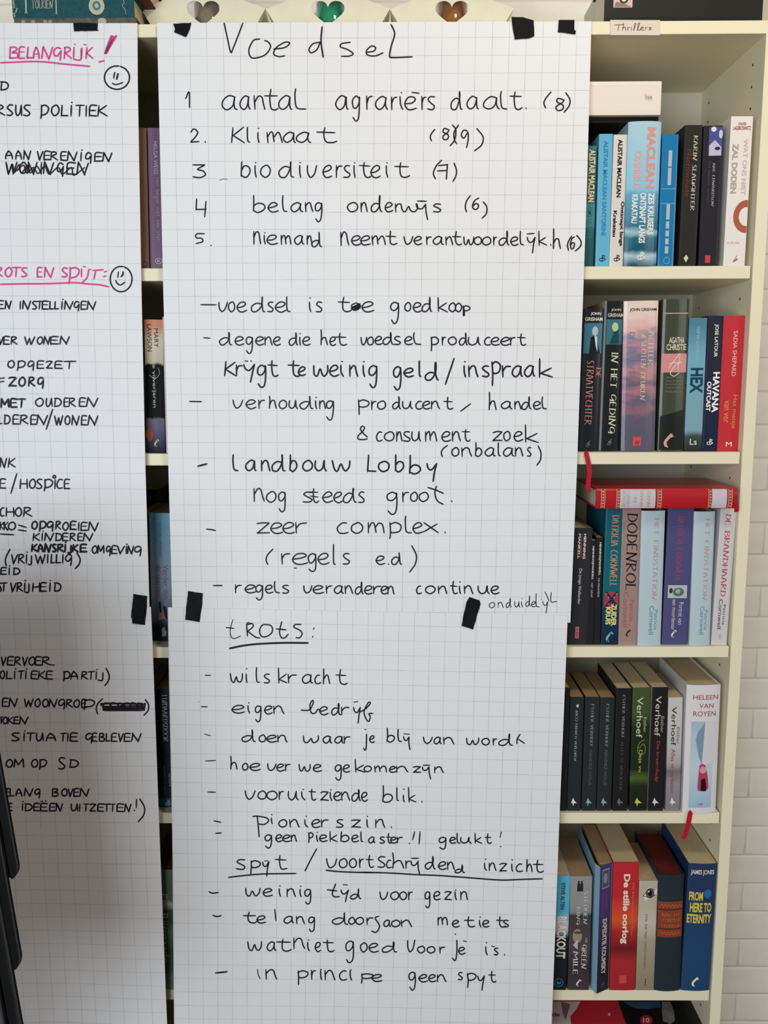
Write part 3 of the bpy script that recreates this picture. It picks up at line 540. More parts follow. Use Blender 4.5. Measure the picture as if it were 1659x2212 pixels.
def strokes(txt, serif=True, wt=(.15,.055), capmode=True):
    """serif capitals (or handwriting) from the stroke font, returned in a 0..1 box"""
    V = []; Fc = []; x = 0
    for ch in txt.replace('Y', 'Q'):
        w = CW.get(ch, .72 if ch.isupper() else .52)
        if ch in GS and GS[ch]:
            for st in GS[ch]:
                P = []
                for px, py in st:
                    if ch.isupper():
                        if ch in 'G' : py = max(py, -.02)
                        if ch == 'P': py = max(py, 0)
                        if ch == 'J': py = max(py+.25, 0)
                    yy = py if ch.isupper() or not capmode else (py*.62 if py <= 1 else .62+(py-1)*.38)
                    P.append((x+px*w, yy))
                if ch == 'P' and serif: P = P if len(P) != 3 else [P[0], (P[0][0], 0)]
                Q = spline(P, .12)
                ribbon(Q, wt[0], V, Fc, wt if serif else None, False)
                if serif and ch.isupper():
                    for e, f in ((Q[0], Q[1]), (Q[-1], Q[-2])):
                        if abs(e[1]-f[1]) > abs(e[0]-f[0])*1.2 and (e[1] < .1 or e[1] > .9):
                            ribbon([(e[0]-.15, e[1]), (e[0]+.15, e[1])], .05, V, Fc, None, False)
        x += w+.2
    x0 = min(a for a, b in V); x1 = max(a for a, b in V); y0 = min(b for a, b in V); y1 = max(b for a, b in V)
    return [((a-x0)/(x1-x0), (b-y0)/(y1-y0)) for a, b in V], Fc

# ------------------------------------------------------------- books
PAGE = mat((206,186,148), .9, 0, .10, 400); PAGEW = mat((224,214,190), .9, 0, .06, 400); PAGEB = mat((178,146,102), .9, 0, .1, 400); PAGER = mat((110,34,30), .8, 0, .1, 300)
class Book:
    def __init__(s, root, T, H, bulge): s.r, s.T, s.H, s.b = root, T, H, bulge
    def y(s, x): q = 2*x/s.T; return -s.b*max(0, 1-q*q)
    def p(s, a, t, off): x = (a-.5)*s.T*.985; return (x, s.y(x)-off, (1-t)*s.H)
    def put(s, name, V, Fc, m, off=.3):
        return mesh(name, [s.p(a, t, off) for a, t in V], Fc, m, s.r, False, True, False)
    def text(s, txt, s0, s1, t0, t1, col, st='s', vert=True, name='lettering', rough=.5, metal=0, off=.45):
        if st == 'serif': V, Fc = strokes(txt)
        elif st == 'thin': V, Fc = strokes(txt, True, (.09,.04))
        elif st == 'hand': V, Fc = strokes(txt, False, (.07,.07))
        else: V, Fc = sans(txt, {'s':0,'b':.018,'bb':.035}[st])
        if vert: W = [(s0+(s1-s0)*b, t0+(t1-t0)*a) for a, b in V]
        else: W = [(s0+(s1-s0)*a, t1+(t0-t1)*b) for a, b in V]
        return s.put(name, W, Fc, mat(col, rough, 0, 0, 60, metal), off)
    def poly(s, pts, col, name='printed_panel', off=.25, m=None):
        ax = sorted({round(p[0],4) for p in pts}), sorted({round(p[1],4) for p in pts})
        if s.b > .3 and not (len(pts) == 4 and len(ax[0]) == 2 and len(ax[1]) == 2): return s.strips(pts, col, name, off, m)
        if s.b > .3 and len(pts) == 4:
            (a0,t0),(a1,t1) = (min(p[0] for p in pts), min(p[1] for p in pts)), (max(p[0] for p in pts), max(p[1] for p in pts))
            V = []; n = 8
            for i in range(n+1): a = a0+(a1-a0)*i/n; V += [(a, t0), (a, t1)]
            return s.put(name, V, [(2*i, 2*i+1, 2*i+3, 2*i+2) for i in range(n)], m or mat(col, .45, .2), off)
        return s.put(name, pts, [tuple(range(len(pts)))], m or mat(col, .45, .2), off)
    def strips(s, pts, col, name, off, m):      # cut an outline into narrow upright strips so that it follows the rounded spine
        def clip(P, k, keep_ge):
            out = []
            for a, b in zip(P, P[1:]+P[:1]):
                ia, ib = (a[0] >= k) == keep_ge, (b[0] >= k) == keep_ge
                if ia: out.append(a)
                if ia != ib: t = (k-a[0])/(b[0]-a[0]); out.append((k, a[1]+(b[1]-a[1])*t))
            return out
        V = []; Fc = []; x0 = min(p[0] for p in pts); x1 = max(p[0] for p in pts); n = max(1, int((x1-x0)/.1))
        for i in range(n):
            P = clip(clip(list(pts), x0+(x1-x0)*i/n-1e-9, True), x0+(x1-x0)*(i+1)/n+1e-9, False)
            if len(P) > 2: Fc.append(tuple(range(len(V), len(V)+len(P)))); V += P
        return s.put(name, V, Fc, m or mat(col, .45, .2), off)
    def rect(s, s0, s1, t0, t1, col, name='printed_panel', off=.25, m=None): return s.poly([(s0,t0),(s1,t0),(s1,t1),(s0,t1)], col, name, off, m)
    def ell(s, cs, ct, rs, rt, col, name='emblem', off=.35, n=18, ring=None):
        V = [(cs+rs*math.cos(6.2832*i/n), ct+rt*math.sin(6.2832*i/n)) for i in range(n)]
        if ring:
            V += [(cs+rs*ring*math.cos(6.2832*i/n), ct+rt*ring*math.sin(6.2832*i/n)) for i in range(n)]
            return s.put(name, V, [(i, (i+1) % n, (i+1) % n+n, i+n) for i in range(n)], mat(col, .5), off)
        return s.put(name, V, [tuple(range(n))], mat(col, .5), off)
    def lines(s, L, w, col, name='emblem', off=.45):
        """L: polylines in spine mm (x from centre, z from bottom)"""
        V = []; Fc = []
        for P in L: ribbon(spline(P, .6), w, V, Fc)
        return mesh(name, [(x, s.y(x)-off, z) for x, z in V], Fc, mat(col, .5), s.r, False, True, False)
def mkbook(label, X0, Z0, Y0, T, H, D, cover, pages=PAGE, hard=False, bulge=0, ry=0, rz=0, group=None, flat=False, side=None, name='book', rx=0, skew=None):
    r = empty(name, (X0, Y0, Z0), label, 'book', group, ry, rz, rx)
    ct = 2.4 if hard else .5; ov = 3 if hard else .4
    n = 10; outer = [(-T/2, D), (-T/2, 3)]
    for i in range(n+1):
        x = -T/2+T*i/n; q = 2*x/T; outer.append((x, -bulge*(1-q*q)))
    if True: outer[2] = (-T/2, .6) ; outer[2+n] = (T/2, .6)
    outer += [(T/2, 3), (T/2, D)]
    if skew:
        outer = [(-T/2-skew[0], D), (-T/2-skew[0], skew[2])]+[(-T/2+T*i/n, -skew[1]+(skew[1]+2)*i/n) for i in range(n+1)]+[(T/2, 4), (T/2, D)]
    inner = [(-T/2+ct, D), (-T/2+ct, 3+ct)]
    for i in range(n+1):
        x = (-T/2+ct)+(T-2*ct)*i/n; q = 2*x/T; inner.append((x, ct+.6-bulge*(1-q*q)))
    inner += [(T/2-ct, 3+ct), (T/2-ct, D)]
    if skew: inner = [(-T/2-skew[0]+ct, D), (-T/2-skew[0]+ct, skew[2]+ct)]+[(-T/2+T*i/n+(ct if i == 0 else 0), -skew[1]+1.2+(skew[1]+2)*i/n) for i in range(n+1)]+[(T/2-ct, 5), (T/2-ct, D)]
    k = len(outer); V = [(x, y, 0) for x, y in outer]+[(x, y, 0) for x, y in inner]+[(x, y, H) for x, y in outer]+[(x, y, H) for x, y in inner]; Fc = []
    for i in range(k-1):
        Fc += [(i, i+1, 2*k+i+1, 2*k+i), (k+i+1, k+i, 3*k+i, 3*k+i+1), (i+1, i, k+i, k+i+1), (2*k+i, 2*k+i+1, 3*k+i+1, 3*k+i)]
    Fc += [(0, 2*k, 3*k, k), (k-1, 2*k-1, 4*k-1, 3*k-1)]
    c = mesh('cover', V, Fc, cover, r, False, True, False)
    if side: 
        c.data.materials.append(side)
        for p in c.data.polygons:
            if p.normal.x < -.6: p.material_index = 1
    V = []; m_ = 6
    zz0, zz1 = ov, H-ov; pts = [(-T/2+ct+.05, D-ov-1)]
    for i in range(n+1):
        x = (-T/2+ct+.05)+(T-2*ct-.1)*i/n; q = 2*x/T; pts.append((x, ct+.8-bulge*(1-q*q)))
    pts += [(T/2-ct-.05, D-ov-1)]
    k = len(pts); V = [(x, y, zz0) for x, y in pts]+[(x, y, zz1) for x, y in pts]
    Fc = [tuple(range(k-1, -1, -1)), tuple(range(k, 2*k))]+[(i, (i+1) % k, (i+1) % k+k, i+k) for i in range(k)]
    mesh('page_block', V, Fc, pages, r, False, True, False)
    return Book(r, T, H, bulge)
def book(label, zs, uBL, uBR, uTL, vT, Y, cover, D=128, group=None, minH=0, **kw):
    XL, XR = XatU(uBL, Y, zs), XatU(uBR, Y, zs); T = XR-XL-.3
    Zt = ZatV(vT, XL, Y-kw.get('bulge', 0)); H = Zt-zs
    XT = XatU(uTL, Y, Zt); ry = math.atan2(XT-XL, H); ry = max(-.02, min(.02, ry))
    return mkbook(label, (XL+XR)/2, zs+.15+abs(math.sin(ry))*T/2, Y, T, H, D, cover, ry=ry, group=group, **kw)
Z1, Z2, Z3, Z4, Z5 = 170.3, -117.8, -438.5, -730.9, -1063.2
g = 'thrillers on the uppermost right shelf'
WH = (238,234,226)
def bird(b, x, z, k, col):     # little leaping animal emblem on many spines
    b.lines([[(x-1.2*k, z-3*k), (x-1.5*k, z-1*k), (x, z+1.2*k), (x+1.6*k, z+3*k)]], 1.5*k, col); 
    return b.lines([[(x-1.4*k, z-2.6*k), (x-.2*k, z-3.6*k)], [(x+.6*k, z+1.6*k), (x+2.6*k, z+2.2*k)]], .8*k, col)
def bmark(b, z, k, col, x=0):    # interlaced dB emblem
    return b.lines([[(x-.2*k, z+3*k), (x-.2*k, z-3*k)], [(x, z+3*k), (x+2.4*k, z+2*k), (x+.2*k, z+.3*k), (x+3*k, z-1*k), (x, z-3*k)], [(x-.2*k, z), (x-2.6*k, z-.3*k), (x-2.6*k, z-2.6*k), (x-.2*k, z-2.8*k)]], .75*k, col)
# row 1
b = book('narrow teal paperback with cream lettering beside the poster edge', Z1, 1258, 1281.5, 1266, 315.5, 8, matramp([(0,(30,88,88)),(.3,(38,98,98)),(.33,(62,140,150)),(1,(58,120,124))], 186), group=g)
b.rect(.2,.98,.03,.47,(44,92,96)); b.text('ALISTAIR MACLEAN',.3,.9,.03,.46,(222,210,160),'bb'); b.text('HMS ULYSSES',.35,.8,.5,.76,(52,128,128),'b')
b = book('plain sky blue paperback with darker blue lettering', Z1, 1286, 1315.6, 1294.3, 289.5, 8, mat((98,182,218),.4,.3), group=g)
b.text('ALISTAIR MACLEAN SANTORINI',.35,.68,.05,.76,(48,140,196),'bb'); bmark(b, 13, 1.5, (38,60,80))
b = book('off white paperback with black Krakatau title', Z1, 1316, 1345.5, 1325.9, 291, 8, mat((226,216,206),.4,.3), group=g)
b.text('ALISTAIR MACLEAN',.32,.66,.035,.47,(30,28,30),'bb'); b.text('Ontsnapt langs',.62,.95,.5,.84,(30,28,30),'bb'); b.text('Krakatau',.15,.42,.57,.77,(30,28,30),'bb'); bmark(b, 13, 1.5, (30,30,34), 1)
b = book('thick pale blue book with faded pink lettering and a sea picture', Z1, 1347.5, 1417.5, 1357.5, 262, 4, matramp([(0,(18,74,92)),(.07,(170,205,215)),(.11,(20,88,112)),(.2,(30,110,134)),(.24,(160,200,212)),(.27,(40,118,150)),(.5,(96,168,206)),(.53,(142,202,228)),(1,(176,212,226))], 215, .25, .6, .09, 45), hard=True, bulge=4, D=140, group=g)
b.text('MACLEAN',.56,.84,.04,.46,(232,150,142),'bb'); b.text('OMNIBUS',.2,.42,.2,.46,(226,172,176),'bb'); b.text('ZES KRUISERS',.66,.86,.49,.78,WH,'bb'); b.text('ONTSNAPT LANGS',.4,.6,.49,.84,WH,'bb'); b.text('KRAKATAU',.16,.34,.5,.7,WH,'bb'); bmark(b, 15, 1.8, WH)
b = book('glossy bright blue paperback with pale title blocks', Z1, 1420, 1454.5, 1431.2, 290.5, 6, mat((12,124,184),.22,.9), group=g)
for t0, t1 in ((.12,.24),(.25,.38),(.52,.64),(.655,.71),(.725,.77),(.785,.83),(.845,.90)): b.rect(.42,.64,t0,t1,(186,190,196),'title_block')
b.rect(.06,.98,.405,.412,(96,168,204),'rule'); b.rect(.06,.98,.515,.522,(96,168,204),'rule'); b.ell(.55,.955,.22,.028,(96,160,196),ring=.75)
b = book('tall black book with cream serif author name and small pale diamond at its foot', Z1, 1465, 1502.5, 1480, 270.5, 8, mat((44,41,38),.5,.1), D=150, group=g)
b.text('KARIN SLAUGHTER',.5,.78,.07,.6,(222,214,186),'serif'); b.text('Nachtschade',.16,.42,.17,.5,(128,52,44),'s'); b.poly([(.42,.915),(.56,.94),(.42,.972),(.28,.94)],(214,222,160),'emblem',.35)
b = book('black paperback with a blue toned face picture at its head', Z1, 1509, 1550, 1520.5, 272, 8, mat((36,34,42),.45,.2), group=g)
b.rect(.28,.99,.01,.21,(78,78,150),'cover_picture'); b.poly([(.3,.14),(.6,.1),(.95,.15),(.95,.21),(.3,.21)],(196,190,214),'cover_picture',.35); b.ell(.52,.025,.14,.018,(220,220,236),'cover_picture'); b.ell(.9,.06,.1,.03,(208,206,230),'cover_picture'); b.ell(.75,.16,.15,.012,(40,40,80),'cover_picture',.45)
b.text('AKE EDWARDSON',.52,.68,.26,.57,(196,190,196),'serif'); b.text('De laatste winter',.3,.42,.25,.55,(84,78,88),'s'); b.rect(.32,.6,.92,.975,(214,58,62),'emblem')
b = book('white book with a red arc on its spine, ending the highest row', Z1, 1562, 1608.8, 1579.7, 251.5, 3, mat((240,232,222),.35,.3), D=140, group=g)
b.text('DAVID',.35,.7,.04,.06,(178,62,52),'b',False); b.text('LAGERCRANTZ',.1,.92,.065,.09,(178,62,52),'b',False); b.text('ZAL DODEN',.12,.4,.18,.51,(176,168,160),'bb'); b.text('WAT ONS NIET',.62,.84,.15,.52,(200,192,186),'b')
V = []; Fc = []
for i in range(13):
    a = math.radians(75+210*i/12); 
    for R_ in (1, .58): V.append((.95+.62*R_*math.cos(a), .665-.112*R_*math.sin(a)))
b.put('arc', [(min(x,.985), y) for x, y in V], [(2*i, 2*i+1, 2*i+3, 2*i+2) for i in range(12)], mat((188,92,72),.5), .35)
b.text('DE GIRL SERIE',.1,.7,.835,.85,(226,190,180),'b',False); b.lines([[(-2,6),(2,12),(3,15)],[(-1,6),(4,11)],[(1,7),(5,10)]], .9, (160,60,44))
# lying on row 1
b = mkbook('white book lying flat with a small grey emblem, above the sky blue paperback', XatU(1427,6,440)-104, ZatV(248,300,6), 6, 48, 208, 128, mat((238,226,212),.5,.05), PAGEW, ry=-math.pi/2, name='book')
b.r.location.x = XatU(1427,6,400)/1000; b.r.location.z = ZB+(ZatV(248,400,6)+24)/1000
b.text('Vrege',.38,.62,.88,.935,(176,164,150),'b')
zb_ = ZatV(261,400,12)
b = mkbook('thin black book with dark deckled edge lying under the white one', 0, 0, 14, 8.5, 204, 132, mat((24,23,22),.6), mat((120,116,108),.9,0,.4,200), ry=math.pi/2)
b.r.location.x = (XatU(1423,14,400)-204)/1000; b.r.location.z = ZB+(ZatV(248,400,6)-5)/1000
# row 2
g = 'paperbacks on the second right shelf'
b = book('black paperback with pink De Straatvechter title and a blue portrait', Z2, 1247, 1292, 1259.5, 667, 25, mat((26,28,34),.3,.6), bulge=1.5, D=130, group=g)
b.text('JOHN',.36,.86,.025,.05,WH,'b',False); b.text('GRISHAM',.1,.94,.06,.085,WH,'b',False); b.rect(.08,.95,.1,.31,(56,124,148),'portrait'); b.poly([(.35,.31),(.4,.2),(.62,.18),(.9,.31)],(20,24,32),'portrait',.5); b.ell(.6,.155,.15,.033,(178,196,200),'portrait',.6); b.poly([(.58,.19),(.7,.19),(.76,.3),(.66,.26)],(222,226,228),'portrait',.7)
b.text('DE',.72,.98,.405,.48,(222,138,128),'serif'); b.text('STRAATVECHTER',.24,.62,.36,.81,(226,140,132),'serif'); b.lines([[(-4,7),(0,14),(3,17)],[(-3,13),(3,10)],[(-1,6),(2,14)]],.9,(120,120,124))
b = book('black paperback with cream In Het Geding title and tan cover edge', Z2, 1293.5, 1336, 1306.8, 650.5, 25, mat((28,30,30),.3,.5), bulge=1, D=130, group=g, side=mat((176,164,136),.6))
b.text('JOHN',.32,.82,.05,.07,(206,206,200),'b',False); b.text('GRISHAM',.16,.95,.08,.105,(206,206,200),'b',False); b.rect(.12,.92,.12,.285,(56,116,128),'portrait'); b.ell(.55,.17,.16,.03,(196,206,150),'portrait',.6); b.poly([(.3,.28),(.5,.2),(.72,.19),(.8,.28)],(30,72,84),'portrait',.5)
b.text('IN HET GEDING',.4,.8,.335,.88,(226,222,192),'serif'); b.lines([[(-3,10),(1,17),(4,20)],[(-2,16),(4,13)],[(0,9),(3,17)]],.9,(130,130,126))
b = book('thick pink sunset paperback with Achter Gesloten Deuren title', Z2, 1341, 1414, 1347.8, 650.5, 20, matramp([(0,(92,90,108)),(.24,(98,92,112)),(.3,(150,104,120)),(.36,(104,96,118)),(.43,(184,122,132)),(.5,(110,98,120)),(.58,(196,134,140)),(.66,(120,112,140)),(.76,(190,140,152)),(.81,(140,134,158)),(.86,(228,174,170)),(1,(240,214,200))], 222, .3, .6, .22, 34, False, 2.2), hard=False, bulge=3, D=135, group=g)
b.text('JOHN GRISHAM',.16,.95,.047,.073,(40,32,36),'b',False); b.text('ACHTER',.72,.9,.2,.42,(226,206,168),'serif'); b.text('GESLOTEN DEUREN',.5,.68,.2,.66,(226,206,168),'serif'); b.text('DE CLIENT',.16,.34,.2,.48,(112,134,172),'serif'); b.rect(.33,.57,.902,.963,(222,76,80),'emblem'); b.lines([[(-6,10),(-2,17)],[(-5,15),(0,13)],[(-2,9),(1,17)]],1,(150,40,44),off=.8)
b = book('dark green book with a pink signature panel on its spine', Z2, 1420.5, 1475.5, 1433, 646.5, 18, mat((66,72,54),.3,.5), bulge=2.5, D=135, group=g, hard=True)
b.rect(.02,.98,.088,.094,(220,170,160),'rule'); b.text('AGATHA',.26,.86,.245,.285,(226,218,192),'b',False); b.text('CHRISTIE',.17,.95,.29,.33,(226,218,192),'b',False); b.rect(0,.99,.352,.475,(222,142,142),'signature_panel')
sz = b.H*.58; b.lines([[(-9,sz-6),(0,sz+6),(8,sz+16),(7,sz+4),(5,sz-8)],[(-8,sz),(0,sz+2),(10,sz+1)],[(11,sz+4),(2,sz-2),(-6,sz-14),(0,sz-19),(8,sz-14)]],1.1,(240,226,206),off=.9)
for i in range(5): b.text(['Jane sucht een baan','De pop in de bloemen','De Chinese vogel','Moord in het vliegtuig','Punch ziet toe'][i],.2,.84,.502+.023*i,.514+.023*i,(150,146,120),'s',False)
b.poly([(.02,.765),(.98,.72),(.98,.99),(.02,.99)],(28,32,28),'spine_foot'); bird(b,-5,18,3,(222,160,150))
b = book('pale blue paperback with a big dark blue Hex title', Z2, 1477.5, 1515.5, 1489.4, 687, 18, matramp([(0,(36,48,44)),(.12,(60,80,76)),(.17,(128,168,182)),(.5,(118,172,192)),(.75,(112,176,200)),(1,(76,134,158))], 200, .4, .2, .05, 60), D=128, group=g)
b.text('THOMAS OLDE HEUVELT',.42,.6,.06,.33,(150,196,212),'b'); b.text('HEX',.18,.9,.37,.56,(20,66,96),'bb'); b.text('Ls',.3,.7,.905,.95,WH,'s',False)
b = book('navy paperback with bold white Havana Outcast title', Z2, 1516, 1548.5, 1530, 682.5, 18, mat((28,36,66),.4,.2), D=128, group=g)
b.poly([(.05,.02),(.95,.02),(.8,.3),(.95,.42),(.5,.44),(.1,.3)],(34,40,52),'cover_picture'); b.text('JOSE LATOUR',.42,.72,.06,.3,WH,'b'); b.text('HAVANA',.5,.95,.41,.71,(246,244,240),'bb'); b.text('OUTCAST',.12,.42,.48,.7,(246,244,240),'bb'); bmark(b, 15, 1.5, WH)
b = book('red paperback with white author name and orange title', Z2, 1549, 1594, 1563.6, 682.5, 18, mat((212,42,52),.4,.2), D=128, group=g)
b.text('SADIA SHEPARD',.5,.7,.11,.44,(240,206,200),'s'); b.text('Het meisje',.58,.84,.58,.83,(236,156,72),'s'); b.text('van ver',.22,.44,.62,.785,(236,156,72),'s'); b.text('M',.4,.68,.93,.965,(246,240,236),'s',False)
# row 3
g = 'crime novels on the third right shelf'
Y3 = 12
b = book('black paperback titled De jonge Wallander beside the poster edge', Z3, 1222, 1267.4, 1235, 1141, Y3, mat((46,45,48),.45,.1), D=125, group=g)
b.text('HENNING',.6,.72,.05,.26,WH,'b'); b.text('MANKELL',.34,.46,.05,.26,WH,'b'); b.rect(.5,.53,.05,.26,(180,52,84),'rule'); b.text('De jonge Wallander',.42,.6,.345,.65,(222,220,216),'s'); b.rect(.42,.6,.845,.945,(204,96,120),'emblem'); b.text('DE GEUS',.47,.55,.855,.935,(120,36,60),'b')
b = book('very thin black paperback titled Het Graf', Z3, 1268, 1282.4, 1274, 1168, Y3, mat((34,34,36),.45,.1), D=110, group=g)
b.text('HENNING|MANKELL',.35,.7,.05,.37,WH,'b'); b.text('HET GRAF',.35,.62,.4,.54,(196,196,196),'s')
b = book('thin black paperback titled De Piramide', Z3, 1283, 1296.8, 1289, 1161, Y3, mat((34,34,36),.45,.1), D=115, group=g)
b.text('HENNING|MANKELL',.35,.75,.045,.35,WH,'b'); b.text('DE PIRAMIDE',.35,.62,.375,.55,(196,196,196),'s')
b = book('teal book with orange lettering and a crossed red flag', Z3, 1298, 1335, 1309, 1096, Y3, matramp([(0,(20,40,70)),(.25,(22,60,90)),(.45,(14,102,120)),(1,(16,98,116))], 210, .35, .3), D=140, group=g)
b.text('PATRICIA CORNWELL',.32,.82,.055,.57,(240,164,92),'serif'); b.poly([(.12,.61),(.88,.61),(.94,.73),(.06,.745)],(186,58,60),'flag',.3)
b.poly([(.12,.61),(.26,.61),(.94,.715),(.94,.73),(.8,.735)],(40,44,88),'flag_cross',.42); b.poly([(.88,.61),(.74,.61),(.06,.725),(.06,.745),(.2,.742)],(40,44,88),'flag_cross',.5)
for i in range(5): b.ell(.2+.15*i,.625+.025*i,.018,.004,WH,'star',.65,8); b.ell(.8-.15*i,.625+.025*i,.018,.004,WH,'star',.65,8)
b.text('ZUIDER',.52,.84,.7,.86,(238,232,130),'bb',off=.7); b.text('KRUIS',.2,.5,.72,.85,(238,232,130),'bb',off=.7); bird(b,-1,14,2.4,(122,176,206))
b = book('dusty brown book with tall black Dodenrol title', Z3, 1335.5, 1376.2, 1343.6, 1095.5, Y3, mat((166,134,126),.5,.1), D=140, group=g)
b.text('DODENROL',.24,.9,.04,.6,(32,26,30),'serif'); b.text('Patricia',.55,.78,.67,.83,(196,92,82),'s'); b.text('Cornwell',.2,.46,.61,.87,(196,92,82),'s'); bird(b,0,20,1.6,(60,44,44))
def eind(lab, a, b_, c_, vt):
    b = book(lab, Z3, a, b_, c_, vt, 8, mat((186,206,212),.35,.3), D=140, group=g, bulge=3, hard=True)
    b.text('HET EINDSTATION',.52,.76,.05,.66,(206,150,150),'serif'); b.text('Patricia',.66,.82,.73,.88,(110,158,176),'s'); b.text('Cornwell',.44,.64,.7,.915,(90,144,166),'s'); return b
eind('pale blue Het Eindstation hardback beside the brown Dodenrol book', 1377, 1427, 1386, 1104)
b = book('purple blue book with a small framed portrait between two pale blue hardbacks', Z3, 1429, 1484, 1443, 1097, Y3, mat((80,78,128),.4,.2), D=140, group=g, side=mat((44,32,70),.5))
b.text('PATRICIA CORNWELL',.36,.68,.06,.53,(168,74,104),'serif'); b.rect(.14,.9,.56,.655,(186,198,190),'framed_portrait'); b.ell(.56,.61,.22,.032,(90,116,112),'framed_portrait',.35); b.ell(.54,.605,.1,.018,(160,178,168),'framed_portrait',.5); b.ell(.26,.6,.07,.02,(46,58,60),'framed_portrait',.5)
b.text('Portret van',.6,.78,.685,.85,(216,206,206),'s'); b.text('een moordenaar',.34,.5,.665,.89,(216,206,206),'s'); bird(b,-2,19,1.8,(236,220,190))
eind('pale blue Het Eindstation hardback beside the white De Brandhaard book', 1488.5, 1533, 1499.6, 1105.5)
b = book('white De Brandhaard book with red serif title at the end of the row', Z3, 1536, 1570, 1557, 1098, 9, mat((214,206,208),.4,.2), D=140, group=g)
b.text('DE BRANDHAARD',.32,.72,.04,.64,(204,66,84),'serif'); b.text('Patricia',.6,.76,.7,.85,(60,56,66),'s'); b.text('Cornwell',.3,.54,.66,.88,(50,46,56),'s'); b.lines([[(-2,12),(1,18)],[(0,10),(4,15)],[(-1,17),(3,17)]],.6,(150,146,150))
# lying red hardback
zt = ZatV(1094, 400, -8); Hh = 32
xl = XatU(1287, -14, zt+16); xr = XatU(1592, -14, zt+16)
b = mkbook('red leather hardback with gilt bands lying across the row of crime novels', xr, -419, -14, Hh, xr-xl, 150, mat((196,22,34),.35,.35,.04,30), PAGEW, hard=True, bulge=3, ry=-math.pi/2)
zmax = max(ZatV(v, 400, 12) for v in (1095.5,))
b.r.location.z = ZB+(ZatV(1095.5, 400, 12)+Hh/2+1.5)/1000
def hb(t0, t1, col, nm='gilt_band', off=.3): return b.rect(.02,.98,t0,t1,col,nm,off)
hb(.17,.42,(206,196,206),'title_panel'); hb(.82,.925,(206,196,206),'title_panel')
for t in (.035,.145,.435,.795,.935):
    hb(t,t+.004,(226,186,140),off=.4); hb(t+.006,t+.022,(150,70,60),off=.4); hb(t+.024,t+.028,(226,186,140),off=.4)
    for k in range(6): b.ell(.12+.15*k,t+.014,.035,.0045,(240,214,170),'gilt_dot',.55,6)
for s0, s1, t, tx in ((.08,.92,.185,'PATRICIA'),(.08,.92,.215,'CORNWELL'),(.3,.7,.265,'DE'),(.08,.92,.31,'BRAND'),(.08,.92,.36,'HAARD')): b.text(tx,s0,s1,t,t+.024,(206,180,140),'serif',False,rough=.3,metal=.5)
RB = mat((196,20,40),.5,.2)
def ribbon3(pts, w, label, parent=None):
    V = []
    for i, p in enumerate(pts):
        a = Vector(pts[max(0,i-1)]); q = Vector(pts[min(len(pts)-1,i+1)]); d = (q-a); s = Vector((d.z,0,-d.x)); s = s.normalized() if s.length > .1 else Vector((1,0,0))
        P = Vector(p); V += [tuple(P-s*w/2), tuple(P+s*w/2)]
    n = len(V); V += [(x, y+.5, z) for x, y, z in V]
    Fc = []
    for i in range(len(pts)-1): a = 2*i; Fc += [(a, a+2, a+3, a+1), (a+n, a+1+n, a+3+n, a+2+n), (a, a+n, a+2+n, a+2), (a+1, a+3, a+3+n, a+1+n)]
    Fc += [(0,1,1+n,n), (n-2, n-2+n, n-1+n, n-1)]
    return mesh('ribbon_marker', V, Fc, RB, parent)
def at(u, v, Y): X, Z = unproj(u, v, Y); return (X, Y, Z)
rbt = b.r
ribbon3([at(1588,1072,-19), at(1590,1088,-17), at(1591,1100,-14), at(1591,1106,-12)], 7, '', rbt)
# row 4
g = 'novels on the fourth right shelf'
Y4 = 9
b = book('black novel cut off by the edge of the trots sheet', Z4, 1204, 1223.6, 1212, 1486, Y4, mat((34,36,38),.5), D=135, group=g, pages=PAGEB)
def nov(lab, a, b_, c_, vt, cov, pages=PAGEB, **kw): return book(lab, Z4, a, b_, c_, vt, Y4, cov, group=g, pages=pages, **kw)
def fox(b, col, z=16): return b.poly([(.42,1-(z+8)/b.H),(.5,1-(z+3)/b.H),(.72,1-(z-2)/b.H),(.5,1-(z-2)/b.H),(.42,1-(z-8)/b.H),(.4,1-(z-2)/b.H),(.28,1-(z-2)/b.H)],col,'emblem',.4)
DK = mat((40,46,50),.45,.1)
b = nov('charcoal paperback titled Verloren, shorter than the olive titled one', 1224.8, 1253.6, 1232.6, 1506, DK); b.text('9',.42,.62,.06,.09,WH,'b'); b.text('NICCI FRENCH VERLOREN',.38,.58,.115,.56,(190,190,186),'serif'); fox(b, WH)
b = nov('charcoal Rendez-Vous paperback beside the one titled Verloren', 1256, 1286.8, 1264.6, 1506, DK); b.text('ESTHER VERHOEF',.4,.62,.06,.43,(166,160,156),'serif'); b.text('RENDEZ-VOUS',.4,.62,.46,.77,(86,84,80),'b'); fox(b, (150,176,166))
b = nov('charcoal Rendez-Vous paperback beside the black Alles te Verliezen', 1288.6, 1319.8, 1297, 1507, DK); b.text('ESTHER VERHOEF',.4,.62,.055,.43,(166,160,156),'serif'); b.text('RENDEZ-VOUS',.4,.62,.46,.77,(86,92,94),'b'); fox(b, (150,176,176))
b = nov('black Alles te Verliezen paperback with thin olive title', 1322.4, 1355, 1331.8, 1487, mat((32,32,32),.45,.1), PAGE, D=135); b.text('ESTHER VERHOEF',.4,.6,.055,.4,(160,156,150),'serif'); b.text('ALLES TE VERLIEZEN',.4,.6,.43,.83,(96,96,70),'serif'); fox(b, (110,110,108))
